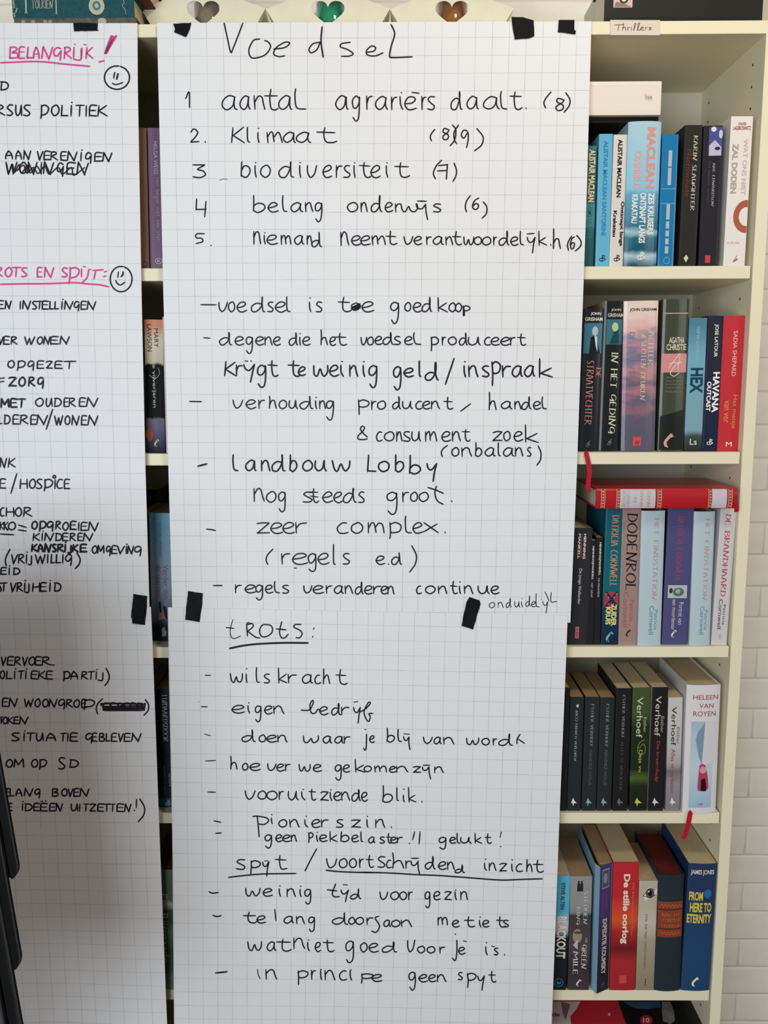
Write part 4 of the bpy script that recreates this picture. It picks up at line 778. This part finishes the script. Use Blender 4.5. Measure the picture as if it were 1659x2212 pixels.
b = nov('dark green paperback with yellow green script title Deja Vu', 1359, 1397, 1367, 1486, matramp([(0,(30,36,28)),(.26,(36,44,28)),(.34,(80,102,44)),(.42,(34,46,28)),(.85,(38,50,32)),(1,(72,88,50))], 175, .3, .4, .1, 40), PAGE, D=135); b.text('Verhoef',.25,.6,.075,.4,(214,220,176),'s'); b.text('Esther',.66,.84,.235,.36,(176,190,130),'s'); b.text('Deja vu',.4,.64,.5,.68,(190,200,90),'s'); b.lines([[(-2,112),(6,120),(9,108),(2,100),(-4,108),(-1,122),(8,128)]],.6,(190,206,60)); fox(b, (206,214,90))
b = nov('black paperback with red De Kraamhulp title', 1398.2, 1432.4, 1409, 1485, mat((34,30,34),.4,.3), PAGE, D=135, side=mat((200,200,204),.5)); b.text('Verhoef',.24,.6,.07,.39,(216,214,192),'s'); b.text('Esther',.62,.82,.23,.36,(186,186,160),'s'); b.text('De kraamhulp',.35,.62,.43,.76,(192,66,84),'s'); fox(b, (226,216,206))
b = nov('silver grey paperback with red script title beside the white hardback', 1437.6, 1468.4, 1442.5, 1507, matramp([(0,(132,128,134)),(.3,(150,146,150)),(.45,(120,116,118)),(.53,(176,172,170)),(.75,(196,192,190)),(1,(206,202,198))], 160, .25, .5, .1, 30), PAGE, D=128); b.text('Verhoef',.24,.6,.08,.42,(40,38,40),'s'); b.text('Esther',.66,.84,.26,.41,(100,96,98),'s'); b.text('Alles te verliezen',.28,.56,.45,.84,(190,60,66),'s'); fox(b, WH)
b = book('thick white hardback with a red high heeled shoe pictured on its spine', Z4, 1473.5, 1545.5, 1483.5, 1481, 3, mat((228,222,224),.35,.4), group=g, pages=PAGE, D=150, hard=True, bulge=3.5)
HC = (172,74,80)
b.text('HELEEN',.18,.93,.075,.11,HC,'s',False); b.text('VAN',.37,.8,.14,.175,HC,'s',False); b.text('ROYEN',.2,.88,.2,.238,HC,'s',False)
b.rect(.16,.84,.28,.955,(166,196,214),'cover_picture',m=matramp([(0,(150,190,212)),(.2,(176,204,220)),(.42,(196,214,224)),(1,(156,188,208))], 190, .35, .4, .25, 30))
b.poly([(.56,.28),(.98,.28),(.95,.6),(.6,.62),(.5,.61)],(222,214,218),'trouser_leg',.5); b.poly([(.56,.285),(.36,.36),(.3,.42),(.42,.56),(.5,.61),(.53,.48)],(128,152,178),'trouser_fold',.7)
b.poly([(.44,.62),(.52,.605),(.62,.62),(.7,.7),(.74,.8),(.66,.825),(.42,.82),(.4,.79),(.42,.7)],(200,60,92),'shoe_picture',.65); b.poly([(.5,.73),(.62,.72),(.68,.8),(.64,.825),(.5,.82)],(36,16,26),'shoe_picture',.75); b.ell(.55,.655,.1,.028,(236,150,160),'shoe_picture',.8)
b.lines([[(-2,14),(0,19)],[(2,13),(3,19)],[(-4,16),(5,17)]],.8,(214,90,110),off=.9)
Z4p = at(1490,1757,-1)
ribbon3([at(1494,1753.5,-.8), at(1491,1757,-2.5), at(1489,1768,-3.2), at(1486,1785,-3.6), at(1480,1804,-4), at(1475,1812,-4)], 8, '', b.r)
# ribbon of the De Straatvechter row hangs over the shelf edge
o = ribbon3([at(1266,976.5,18), at(1266.5,977,4), at(1266,978,-2), at(1271,1000,-3), at(1274,1020,-3), at(1271,1040,-3), at(1270,1054,-3), at(1273,1063,-3)], 7.5, '')
tag(o, 'red ribbon marker hanging over the shelf edge beside the poster', 'ribbon')
# row 5
g = 'novels on the fifth right shelf'
Y5 = 3
def n5(lab, a, b_, c_, vt, cov, **kw): return book(lab, Z5, a, b_, c_, vt, kw.pop('Y', Y5), cov, group=g, **kw)
b = n5('blue and black Blackout paperback beside the poster edge', 1190, 1223, 1199, 1892, matramp([(0,(24,34,42)),(.6,(26,38,48)),(.64,(60,128,170)),(.69,(206,176,180)),(.76,(190,190,206)),(.9,(72,176,212)),(1,(84,180,212))], 165, .4, .2, .03, 40), D=125)
b.text('STEVE ALTEN',.42,.68,.06,.29,(24,52,78),'b'); b.text('BLACKOUT',.24,.86,.35,.72,(232,222,200),'bb'); b.ell(.5,.935,.3,.04,(46,110,140),ring=.8); b.text('2',.38,.62,.92,.95,(80,150,180),'b')
b = n5('grey paperback titled The Green Mile with a printed face', 1226, 1272.2, 1232.6, 1893, matramp([(0,(70,62,68)),(.3,(58,52,58)),(.5,(84,74,78)),(.8,(74,66,66)),(.86,(60,58,58)),(.9,(140,140,138)),(1,(150,150,148))], 165, .35, .3, .04, 40), D=130, pages=PAGEB)
b.text('STEPHEN',.62,.84,.13,.42,(216,208,204),'serif'); b.text('KING',.3,.5,.26,.42,(216,208,204),'serif'); b.text('THE',.76,.86,.53,.58,(200,192,186),'serif'); b.text('GREEN',.58,.86,.595,.815,(228,222,214),'serif'); b.text('MILE',.2,.46,.65,.86,(228,222,214),'serif')
for px_ in (.38,.52): b.ell(px_,.05,.04,.012,(36,34,36),'figure_picture',.5); b.poly([(px_-.07,.13),(px_-.06,.062),(px_+.06,.062),(px_+.07,.13)],(36,34,36),'figure_picture',.45)
b.ell(.38,.52,.22,.062,(164,140,126),'face_picture',.4); b.ell(.42,.49,.2,.012,(84,70,66),'face_picture',.5); b.poly([(.18,.6),(.4,.55),(.42,.64),(.24,.61)],(196,190,186),'collar_picture',.45); bird(b,0,14,1.8,(232,226,216))
b = n5('purple blue Expeditie Kolimsky paperback standing askew with pale blue cover', 1285, 1315.5, 1293, 1865, matramp([(0,(34,36,48)),(.3,(38,40,62)),(.6,(50,52,96)),(1,(66,62,128))], 175, .4, .2), D=135, side=mat((138,180,204),.4,.2), pages=PAGEB, Y=5, skew=(6,12,0))
b.y = lambda x, T=b.T: -12+14*(x+T/2)/T

b.rect(.2,.76,.03,.18,(150,150,158),'small_photo'); b.rect(.24,.72,.04,.17,(84,84,100),'small_photo',.4); b.ell(.45,.1,.16,.04,(140,140,152),'small_photo',.55); b.text('LIONEL',.5,.68,.21,.36,(150,60,110),'b'); b.text('DAVIDSON',.2,.38,.21,.42,(150,60,110),'b'); b.text('EXPEDITIE KOLIMSKY',.32,.68,.42,.86,(226,196,170),'bb'); b.lines([[(-4,8),(-1,17)],[(0,8),(2,18)],[(-3,12),(4,14)]],.7,(110,120,120))
b = n5('red and orange paperback with white De Stille Oorlog title', 1316.5, 1371.5, 1325, 1863, matramp([(0,(176,36,48)),(.3,(186,40,48)),(.45,(120,28,40)),(.62,(186,40,44)),(.75,(232,84,40)),(.88,(226,66,44)),(1,(206,38,46))], 178, .35, .3, .12, 25), D=140, pages=PAGE, bulge=1)
b.text('De stille oorlog',.34,.66,.09,.63,(244,224,206),'bb'); b.text('Milt Bearden en James Risen',.74,.84,.16,.57,(226,130,100),'s'); b.rect(.36,.64,.88,.945,(226,70,64),'emblem')
b = n5('beige paperback with a large printed eye', 1373, 1412.4, 1381, 1903, matramp([(0,(150,136,108)),(.6,(176,164,136)),(.82,(206,198,178)),(1,(196,184,160))], 155, .35, .3, .05, 20), D=128, pages=PAGE)
b.poly([(.18,.13),(.5,.06),(.98,.07),(.98,.12),(.6,.15),(.35,.18)],(230,226,214),'eye_picture',.35); b.ell(.6,.11,.24,.045,(96,92,86),'iris_picture',.5); b.ell(.6,.11,.12,.025,(16,14,14),'pupil_picture',.6); b.ell(.52,.095,.05,.008,(226,226,222),'glint_picture',.7); ez = .89*b.H; b.lines([[(-9,ez-5),(0,ez+6),(7,ez+8),(12.5,ez+6)],[(-9,ez-5),(2,ez-7.5),(12.5,ez-3)]],1.2,(30,26,24),'eyelid_picture',.65); b.text('STIL DE TIJD VERDWENEN',.36,.5,.3,.8,(140,126,98),'b'); b.lines([[(0,8),(1,22)],[(-1,14),(1.5,16)]],.8,(40,34,30))
b = n5('dark blue green hardback with a tooled red title label', 1413, 1468.6, 1421.4, 1891, mat((38,50,58),.55,.1,.05,200), D=145, pages=PAGER, hard=True, bulge=3.5)
b.rect(.02,.98,.225,.53,(150,62,42),'title_label'); 
for t in (.235,.47): b.lines([[(-18+36*i/12, (1-t-.025)*b.H+(3 if i % 2 else -3)) for i in range(13)]],1,(190,110,60),'tooled_border',.7)
b.rect(.03,.97,.29,.296,(40,30,28),'rule',.4); b.rect(.03,.97,.455,.461,(40,30,28),'rule',.4)
for t, tx in ((.32,'NACHT'),(.365,'ZONDER'),(.415,'STERREN')): b.text(tx,.16,.9,t,t+.033,(196,116,66),'serif',False,off=.5)
b.text('SVEN HASSEL',.1,.9,.18,.205,(76,82,80),'serif',False)
b = n5('large blue paperback with yellow From Here to Eternity title', 1470.5, 1531.5, 1487.5, 1867, matramp([(0,(30,72,112)),(.4,(28,74,120)),(.7,(36,66,110)),(1,(38,58,100))], 178, .35, .4), D=150, pages=PAGE, bulge=2.5, hard=False)
b.text('JAMES JONES',.08,.9,.045,.09,(226,222,206),'b',False); b.text('FROM',.07,.55,.215,.285,(232,208,70),'bb',False); b.text('HERE TO',.12,.88,.3,.375,(232,208,70),'bb',False); b.text('ETERNITY',.04,.9,.39,.46,(232,208,70),'bb',False); b.ell(.72,.23,.14,.035,(40,110,170),'globe_picture',.3); bird(b,-2,18,2.4,(236,232,222))
# lowest compartment: magazines lying on the shelf
ZF = SH[6][0]
def flatbook(label, x0, x1, y0, y1, z0, z1, col, name='book'):
    r = empty(name, ((x0+x1)/2, (y0+y1)/2, z0), label, 'book', 'big books lying on the lowest shelf')
    box('cover', x0, x1, y0, y1, z1-2, z1, mat(col,.35,.3), r); box('cover', x0, x1, y0, y1, z0, z0+2, mat(col,.35,.3), r)
    box('page_block', x0+2, x1-3, y0+3, y1-3, z0+2, z1-2, PAGEW, r, 0); return r
zc = ZF+60
zc = -1152.
def onz(u, v, z):           # point on a horizontal plane at height z
    d = rot(((u-829.5)/F, 1, -(v-1106)/F)); t = z/d.z; return d.x*t, d.y*t-DIST
ax = onz(1337, 2166, zc)[0]; bx = onz(1502, 2185, zc)[0]; print('low', ax, bx, onz(1300,2164,zc), onz(1300,2212,zc))
r = flatbook('red and white cover magazine lying on the lowest shelf', 190, ax-1, 12, 262, ZF+.2, zc-.5, (214,40,56))
P = [onz(u, v, zc) for u, v in ((1180,2163),(1254,2163),(1245,2180),(1232,2196),(1234,2213),(1180,2213))]
mesh('cover_picture', [(x, min(max(y,13),260), zc+.1) for x, y in P], [tuple(range(len(P)-1,-1,-1))], mat((222,212,206),.4,.3,.1,60), r)
P = [onz(u, v, zc) for u, v in ((1212,2164),(1232,2170),(1226,2190),(1222,2205),(1215,2185))]
mesh('cover_picture', [(x, min(max(y,13),260), zc+.3) for x, y in P], [tuple(range(len(P)-1,-1,-1))], mat((140,116,120),.4,.2), r)
r2 = flatbook('black cover book with red badge lying on the lowest shelf', ax+1, bx, 14, 258, ZF+.2, zc, (20,22,26))
def decalz(P, z, m, par, nm):
    P = [onz(u, v, z) for u, v in P]; return mesh(nm, [(x, min(max(y,15),256), z+.3) for x, y in P], [tuple(range(len(P)-1,-1,-1))], m, par)
decalz([(1345,2164),(1425,2164),(1428,2176),(1400,2180),(1370,2178)], zc, mat((40,84,120),.4,.3,.3,60), r2, 'cover_picture')
decalz([(1430,2164),(1448,2164),(1456,2185),(1458,2205),(1448,2213),(1432,2206),(1430,2185)], zc+.3, mat((122,120,114),.5,.1,.3,90), r2, 'cover_picture')
decalz([(1396+14*math.cos(a*.42), 2204+11*math.sin(a*.42)) for a in range(15)], zc+.6, mat((190,34,44),.4), r2, 'badge')
def textz(txt, u0, u1, v0, v1, z, col, par):
    V, Fc = sans(txt, .02); P = [onz(u0+(u1-u0)*a, v1+(v0-v1)*b_, z) for a, b_ in V]
    return mesh('lettering', [(x, y, z+.3) for x, y in P], Fc, mat(col,.5), par)
textz('10', 1389, 1403, 2199, 2209, zc+.9, (236,220,220), r2); textz('a', 1313, 1319, 2188, 2194, zc, (240,220,220), r); textz('cks', 1193, 1209, 2187, 2196, zc+.3, (90,80,82), r)

# ------------------------------------------------------------- left bookcase, books in the gap between the posters
g = 'books seen in the gap between the two posters'
b = book('brown paperback in the gap on the highest shelf, left of a purple one', Z1, 291, 323, 287, 277, 14, mat((128,94,78),.5,.1), D=128)
b.text('Camouflage',.52,.84,.44,.65,(156,132,110),'hand'); b.ell(.7,.965,.2,.022,(90,66,56),ring=.7)
b = book('purple paperback in the gap between the posters on the highest shelf', Z1, 325, 366, 319, 277, 10, mat((116,86,116),.45,.1), D=128)
b.text('HELGA WEISS',.3,.5,.095,.325,(196,186,196),'s'); b.text('Het begon met een ster',.28,.56,.35,.8,(200,190,150),'hand'); b.ell(.45,.945,.2,.022,(210,196,200),ring=.85); b.text('K',.37,.55,.935,.955,(210,196,200),'b',False)
b = book('paperback with a dark treeline on a sunset sky, between the posters', Z2, 318, 356.8, 313.8, 691, 14, matramp([(0,(34,32,46)),(.06,(60,58,84)),(.2,(104,102,132)),(.27,(120,110,128)),(.285,(14,16,19)),(.7,(14,16,19)),(.72,(216,206,178)),(.9,(230,216,186)),(1,(226,150,120))], 200, .6, 0, .05, 90), D=128)
b.text('MARY',.52,.76,.065,.205,(52,50,48),'s'); b.text('LAWSON',.14,.4,.035,.235,(52,50,48),'s'); b.text('de vijverjaren',.34,.58,.3,.655,(206,204,196),'s'); b.lines([[(6,136),(8,126),(0,118),(-8,124)]],.6,(200,200,196)); b.ell(.15,.86,.2,.05,(176,84,60),'flower_picture',.35); bird(b,1,16,1.6,(220,214,150))
b = book('pale pink spine just visible right of the treeline paperback', Z2, 359, 386, 350.5, 685, 10, mat((226,198,196),.45,.1), D=128)
b = book('dark maroon spine showing as a sliver left of the pale blue paperback', Z3, 304, 327, 297, 1108, 40, mat((84,30,40),.5), D=120, pages=PAGEB)
b = book('pale blue paperback with a couple printed at its foot, between the posters', Z3, 328.5, 378, 321.5, 1109, 36, matramp([(0,(24,30,36)),(.14,(34,40,46)),(.2,(96,104,118)),(.45,(146,168,186)),(.7,(142,172,192)),(1,(96,164,186))], 195, .4, .2, .07, 25), D=128, pages=PAGEB)
b.text('KRISTIN HANNAH',.4,.52,.065,.34,(84,110,130),'serif'); b.text('Verder dan',.56,.78,.4,.67,(170,86,96),'s'); b.text('de sterren',.24,.46,.4,.65,(170,86,96),'s')
b.poly([(.3,.745),(.38,.735),(.52,.76),(.6,.82),(.3,.835)],(186,144,140),'figure_picture',.35); b.poly([(.34,.69),(.42,.69),(.45,.78),(.36,.77)],(44,30,36),'figure_picture',.5); b.poly([(.52,.72),(.66,.73),(.7,.84),(.58,.8)],(40,26,34),'figure_picture',.45); b.poly([(.44,.9),(.56,.89),(.58,.915),(.64,.92),(.62,.96),(.44,.965)],(170,166,156),'emblem',.4)
b = book('dark book standing deep behind in the gap above the pale blue paperback', Z3, 300, 346, 296, 1058, 175, mat((30,34,44),.6), D=80)
b = book('dark blue Luipaardspoor paperback with silver serif title', Z4, 344, 380, 336, 1488.5, 22, mat((36,40,56),.45,.2), D=128, pages=PAGEB)
b.text('LUIPAARDSPOOR',.34,.66,.05,.44,(196,206,200),'serif'); b.text('ARMSTRONG',.28,.46,.645,.89,(116,120,126),'serif'); b.text('ADAM',.62,.76,.71,.82,(150,154,158),'serif'); b.rect(0,1,.925,.995,(20,96,120),'spine_foot'); bmark(b, 8, 1.5, (176,190,186), 1); b.ell(.4,.56,.26,.03,(28,32,42),'moon_picture',.35)
b = book('black spine with a red edge left of the Luipaardspoor book', Z4, 318, 343, 310, 1484, 24, matramp([(0,(22,22,26)),(.6,(22,22,26)),(.68,(150,60,50)),(.8,(160,70,54)),(.86,(30,26,28)),(1,(24,24,26))], 175), D=125, pages=PAGEB)
b = book('green landscape paperback with white lettering cut by the left poster', Z5, 330, 386, 322, 1879, 5, matramp([(0,(126,150,124)),(.12,(120,146,128)),(.2,(84,106,72)),(.4,(72,84,62)),(.6,(96,116,98)),(.7,(66,78,50)),(.82,(74,84,54)),(.88,(190,186,168)),(.93,(96,120,84)),(1,(92,118,84))], 180, .4, .2, .12, 40), D=125, pages=mat((110,70,48),.9))
b.text('De Rijtmaade',.34,.66,.2,.78,(190,196,160),'s')

# ------------------------------------------------------------- things on the top boards
ZT = 523.5
def lying(label, uL, uR, zb, T, Y, cov, **kw):
    xl = XatU(uL, Y, zb); xr = XatU(uR, Y, zb)
    return mkbook(label, xr, zb+T/2+.2, Y, T, xr-xl, kw.pop('D', 130), cov, ry=-math.pi/2, **kw)
b = lying('worn grey brown old book beneath the teal one at top left', 31, 295, ZT, 10, 2, mat((96,92,84),.8,0,.35,120), pages=PAGE, D=120, hard=True)
b.ell(.5,.72,.46,.035,(186,178,146),'emblem',.5)
for t0 in (.06,.14,.24,.28): b.rect(.02,.7,t0,t0+.03,(150,146,128),'lettering',.4)
b = lying('worn teal old book with cream round emblem at top left', 28, 290, ZT+10.6, 32, 3, mat((32,84,92),.75,0,.22,150,0,.4), pages=PAGE, D=122, hard=True)
CRM = (196,188,152)
b.text('TOLKIEN',.36,.8,.165,.34,CRM,'serif'); b.text('T',.2,.95,.09,.145,CRM,'serif'); b.text('T',.15,.95,.345,.385,CRM,'serif')
b.ell(.5,.695,.4,.065,CRM,'emblem',.5,20); b.ell(.5,.695,.22,.036,(70,130,140),'emblem',.65,8); b.ell(.5,.695,.11,.018,CRM,'emblem',.8,6)
for k in range(9):
    t = .006+random.uniform(0,.03); s0 = .1*k; b.poly([(s0,t),(s0+.09,t+.012),(s0+.13,t),(s0+.06,t-.004)],(176,170,140),'worn_patch',.45)
b.lines([[(9,16),(4,14),(0,17),(-6,13),(-12,12)]],.8,(150,180,176),'frayed_thread',.6)
b = lying('brown book topmost of the old stack at top left', 60, 318, ZT+43, 30, 12, mat((92,50,44),.7,0,.2,90), pages=PAGE, D=150, hard=True)
# white storage box and black book on the right
r = empty('storage_box', (470, 170, ZT), 'plain pale grey storage box behind the black book at top right', 'box')
BXM = mat((206,204,186),.6)
xb = XatU(1260, 272, 560)
box('box_body', xb, 640, 90, 272, ZT+.2, ZT+26, BXM, r, 1); box('box_lid', xb-.6, 641, 89, 273, ZT+28, ZT+110, BXM, r, 1); box('seam', xb+.8, 639, 91, 271, ZT+26, ZT+28, mat((40,38,34),.8), r, 0)
b = lying('large black book with part of a face printed on its spine', 1305, 1646, ZT, 62, 4, mat((34,32,30),.5,.1), pages=PAGEW, D=82, hard=True)
print('HF', b.H)
b.rect(.32,.98,.055,.175,(214,190,176),'face_picture',.3); b.ell(.5,.12,.09,.028,(70,52,46),'face_picture',.5); b.ell(.5,.12,.05,.014,(232,226,220),'face_picture',.65); b.ell(.62,.115,.04,.035,(90,60,50),'face_picture',.5); b.poly([(.33,.06),(.45,.07),(.42,.12),(.33,.17)],(150,120,104),'face_picture',.4)
b.rect(.66,.72,.2,.37,(74,72,70),'lettering',.4); b.lines([[(18,b.H-16),(10,b.H-10),(12,b.H-20),(18,b.H-16)]],1.6,(196,196,180))
# card label on the top board
r = empty('shelf_label', (355, -2, 495), 'small handwritten Thrillers card stuck on the top board', 'label')
def card(u0, u1, v0, v1, Y, th, m, par, nm):
    P = [at(u0,v0,Y), at(u1,v0+.5,Y), at(u1-.5,v1,Y), at(u0,v1-.3,Y)]; P2 = [(x, y+th, z) for x, y, z in P]
    return mesh(nm, P+P2, [(3,2,1,0),(4,5,6,7),(0,1,5,4),(1,2,6,5),(2,3,7,6),(3,0,4,7)], m, par)
card(1318.5,1426,43,76,-1.6,1.4,mat((226,214,196),.6),r,'card')
V, Fc = [], []
tx = {'T':[[(1327,54),(1348,53)],[(1337,53),(1335,66)]],'h':[[(1347,50),(1345,66)],[(1345,61),(1350,58),(1352,66)]],'r':[[(1356,58),(1356,66)],[(1356,61),(1361,58)]],'i':[[(1364,58),(1364,66)]],
'l':[[(1368,66),(1374,52),(1371,51),(1370,65)],[(1376,66),(1382,51),(1379,50),(1378,64),(1384,64)]],'e':[[(1384,62),(1390,60),(1386,58),(1384,64),(1391,65)]],'r2':[[(1394,58),(1394,65)],[(1394,61),(1399,58)]],'s':[[(1407,59),(1402,60),(1407,63),(1401,65)]]}
for L_ in tx.values():
    for P in L_: ribbon(spline(P, 2), 1.3, V, Fc)
mesh('handwriting', [at(u, v, -2.0) for u, v in V], Fc, mat((92,74,66),.6), r)

# paper lantern garland with heart windows standing on the top board
PAP = mat((226,220,196), .75, 0, .04, 30, 0, .3)
YG = 60
def lantern(uc, col, gl_label, label):
    zb = ZT+.3; xc = XatU(uc, YG, 540); hw = (XatU(uc+134, YG, 540)-XatU(uc-134, YG, 540))/2
    v0 = lambda v: ZatV(v, xc, YG)
    zj = v0(19)-zb      # height at which neighbours touch
    H_ = 118; r = empty('paper_lantern', (xc, YG, zb), label, 'lantern', 'row of cream paper lanterns with heart windows')
    # front face outline with heart hole: triangulated as ring between outline and heart
    hz = v0(27)-zb; hh = 19.5; hwid = 26.5
    heart = []
    for i in range(32):
        t = 2*math.pi*i/32; heart.append((hwid*(math.sin(t)**3)*.98, hz+hh*(13*math.cos(t)-5*math.cos(2*t)-2*math.cos(3*t)-math.cos(4*t))/14.5+1))
    foot = hw-27
    poly = [(0,H_),(hw-48,zj+17),(hw,zj),(foot,0),(0,0),(-foot,0),(-hw,zj),(-hw+48,zj+17)]
    def ray(ang):
        dx, dz = math.sin(ang), math.cos(ang); best = None
        for a, c_ in zip(poly, poly[1:]+poly[:1]):
            ex, ez = c_[0]-a[0], c_[1]-a[1]; den = dx*ez-dz*ex
            if abs(den) < 1e-9: continue
            t = ((a[0])*ez-(a[1]-hz)*ex)/den; s = ((a[0])*dz-(a[1]-hz)*dx)/den
            if t > 0 and -1e-6 <= s <= 1+1e-6 and (best is None or t < best): best = t
        return (dx*best, hz+dz*best)
    angs = sorted([math.atan2(x, z-hz) for x, z in poly]+[2*math.pi*i/40-math.pi for i in range(40)])
    hang = sorted([(math.atan2(x, z-hz), x, z) for x, z in heart])
    def hp(a):
        ha = hang
        for i in range(len(ha)):
            a0 = ha[i-1][0]-(2*math.pi if i == 0 else 0); a1 = ha[i][0]
            if a0 <= a <= a1:
                q = (a-a0)/(a1-a0) if a1 > a0 else 0; return (ha[i-1][1]*(1-q)+ha[i][1]*q, ha[i-1][2]*(1-q)+ha[i][2]*q)
        q = (a-ha[-1][0])/(ha[0][0]+2*math.pi-ha[-1][0]); return (ha[-1][1]*(1-q)+ha[0][1]*q, ha[-1][2]*(1-q)+ha[0][2]*q)
    V = []; n = len(angs)
    for a in angs: V.append((*ray(a), 0)); V.append((*hp(a), 0))
    V3 = [(x, 0, z) for x, z, _ in V]+[(x, .8, z) for x, z, _ in V]; m2 = 2*n; Fc = []
    for i in range(n):
        a, c_ = 2*i, 2*((i+1) % n)
        Fc += [(a, a+1, c_+1, c_), (a+m2, c_+m2, c_+1+m2, a+1+m2), (a, c_, c_+m2, a+m2), (a+1, a+1+m2, c_+1+m2, c_+1)]
    mesh('front_panel', V3, Fc, PAP, r, False, True, False)
    # folded sides going back
    for s in (-1, 1):
        W_ = [(s*foot,.5,0),(s*hw,.5,zj),(s*(hw-48),.5,zj+17),(s*(foot-6),110,0),(s*(hw-5),110,zj),(s*(hw-53),110,zj+17)]
        mesh('side_panel', W_, [(0,1,4,3),(1,2,5,4)] if s > 0 else [(0,3,4,1),(1,4,5,2)], PAP, r, False, True, False)
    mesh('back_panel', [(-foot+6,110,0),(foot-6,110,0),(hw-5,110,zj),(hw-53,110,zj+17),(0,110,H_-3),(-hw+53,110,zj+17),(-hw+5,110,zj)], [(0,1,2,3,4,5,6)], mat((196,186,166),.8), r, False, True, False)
    # glass cup inside
    cup = bpy.data.materials.new('tinted_glass'); cup.use_nodes = True; q = cup.node_tree.nodes['Principled BSDF']
    q.inputs['Base Color'].default_value = lin(col)+(1,); q.inputs['Roughness'].default_value = .08; q.inputs['Transmission Weight'].default_value = .35; q.inputs['Metallic'].default_value = .25
    n = 24; prof = [(0,.5),(18,.5),(20,3),(23,30),(24,62),(22.5,62),(21,30),(18,5),(0,4)]; V = []; Fc = []
    for rr, zz in prof: V += [(rr*math.cos(6.28318*i/n), rr*math.sin(6.28318*i/n), zz) for i in range(n)]
    for k in range(len(prof)-1):
        for i in range(n): a = k*n+i; c_ = k*n+(i+1) % n; Fc.append((a, c_, c_+n, a+n))
    o = mesh('glass_cup', V, Fc, cup, None, True, True, False); o.location = ((xc+3)/1000, (YG+36)/1000, ZB+zb/1000)
    tag(o, gl_label, 'candle holder', None)
lantern(440, (176,156,132), 'smoky brown glass cup inside the leftmost paper lantern', 'cream paper lantern with heart window, leftmost of three above the Voedsel sheet')
lantern(709, (60,190,140), 'green glass cup inside the middle paper lantern', 'cream paper lantern with a green glass behind its heart window')
lantern(976, (196,128,72), 'amber glass cup inside the right paper lantern', 'cream paper lantern with amber glass behind its heart window')

# ------------------------------------------------------------- dark rack at the lower left
RK = mat((66,70,75),.75); RKD = mat((3,3,4),.9)  # RKD: near-black that paints the shade in the gaps between plates
r = empty('plate_rack', (-640, -420, -1480), 'dark grey rack of overlapping slanted plates with rounded ends at lower left', 'rack')
def plate(top, bot, w_, Y, gap):
    (u0, v0), (u1, v1) = top, bot; A = Vector(at(u0, v0, Y+5)); B = Vector(at(u1, v1, Y+5)); A.y = B.y = Y; d = (B-A).normalized(); s = Vector((d.z,0,-d.x)); s = s if s.x < 0 else -s
    A = A-d*230  # lengthened upwards out of view to shade the left sheets
    out = [A, B]; c0 = B
    for k in range(1, 7):
        a = k/6*math.pi/2; out.append(B+d*w_*1.7*math.sin(a)+s*w_*.9*(1-math.cos(a)))
    out += [out[-1]+s*680, A+s*680]  # widened leftwards out of view, also to shade the left sheets
    n = len(out); V = [tuple(p) for p in out]+[(p.x, p.y+5, p.z) for p in out]
    Fc = [tuple(range(n)), tuple(range(2*n-1, n-1, -1))]+[(i, i+n, (i+1) % n+n, (i+1) % n) for i in range(n)]
    mesh('plate', V, Fc, RKD, r)
    # pale lip along the edge
    lip = [A, B]+out[2:8]+[B+d*w_*1.55+s*w_, A+s*w_]; n = len(lip)
    V = [(p.x, p.y-4, p.z) for p in lip]+[(p.x, p.y+.2, p.z) for p in lip]
    mesh('plate_lip', V, [tuple(range(n)), tuple(range(2*n-1, n-1, -1))]+[(i, i+n, (i+1) % n+n, (i+1) % n) for i in range(n)], RK, r)
plate((0,1622), (42,1862), 10.5, -350, 8)
plate((-28,1622), (47,2055), 11.5, -385, 8)
plate((-40,1700), (60,2262), 13.5, -420, 8)
plate((-76,1700), (36,2330), 15, -455, 8)
X0, Z0 = unproj(-40, 2230, -420)
box('stand', -760, -640, -470, -330, -1480, Z0+30, RKD, r, 4)
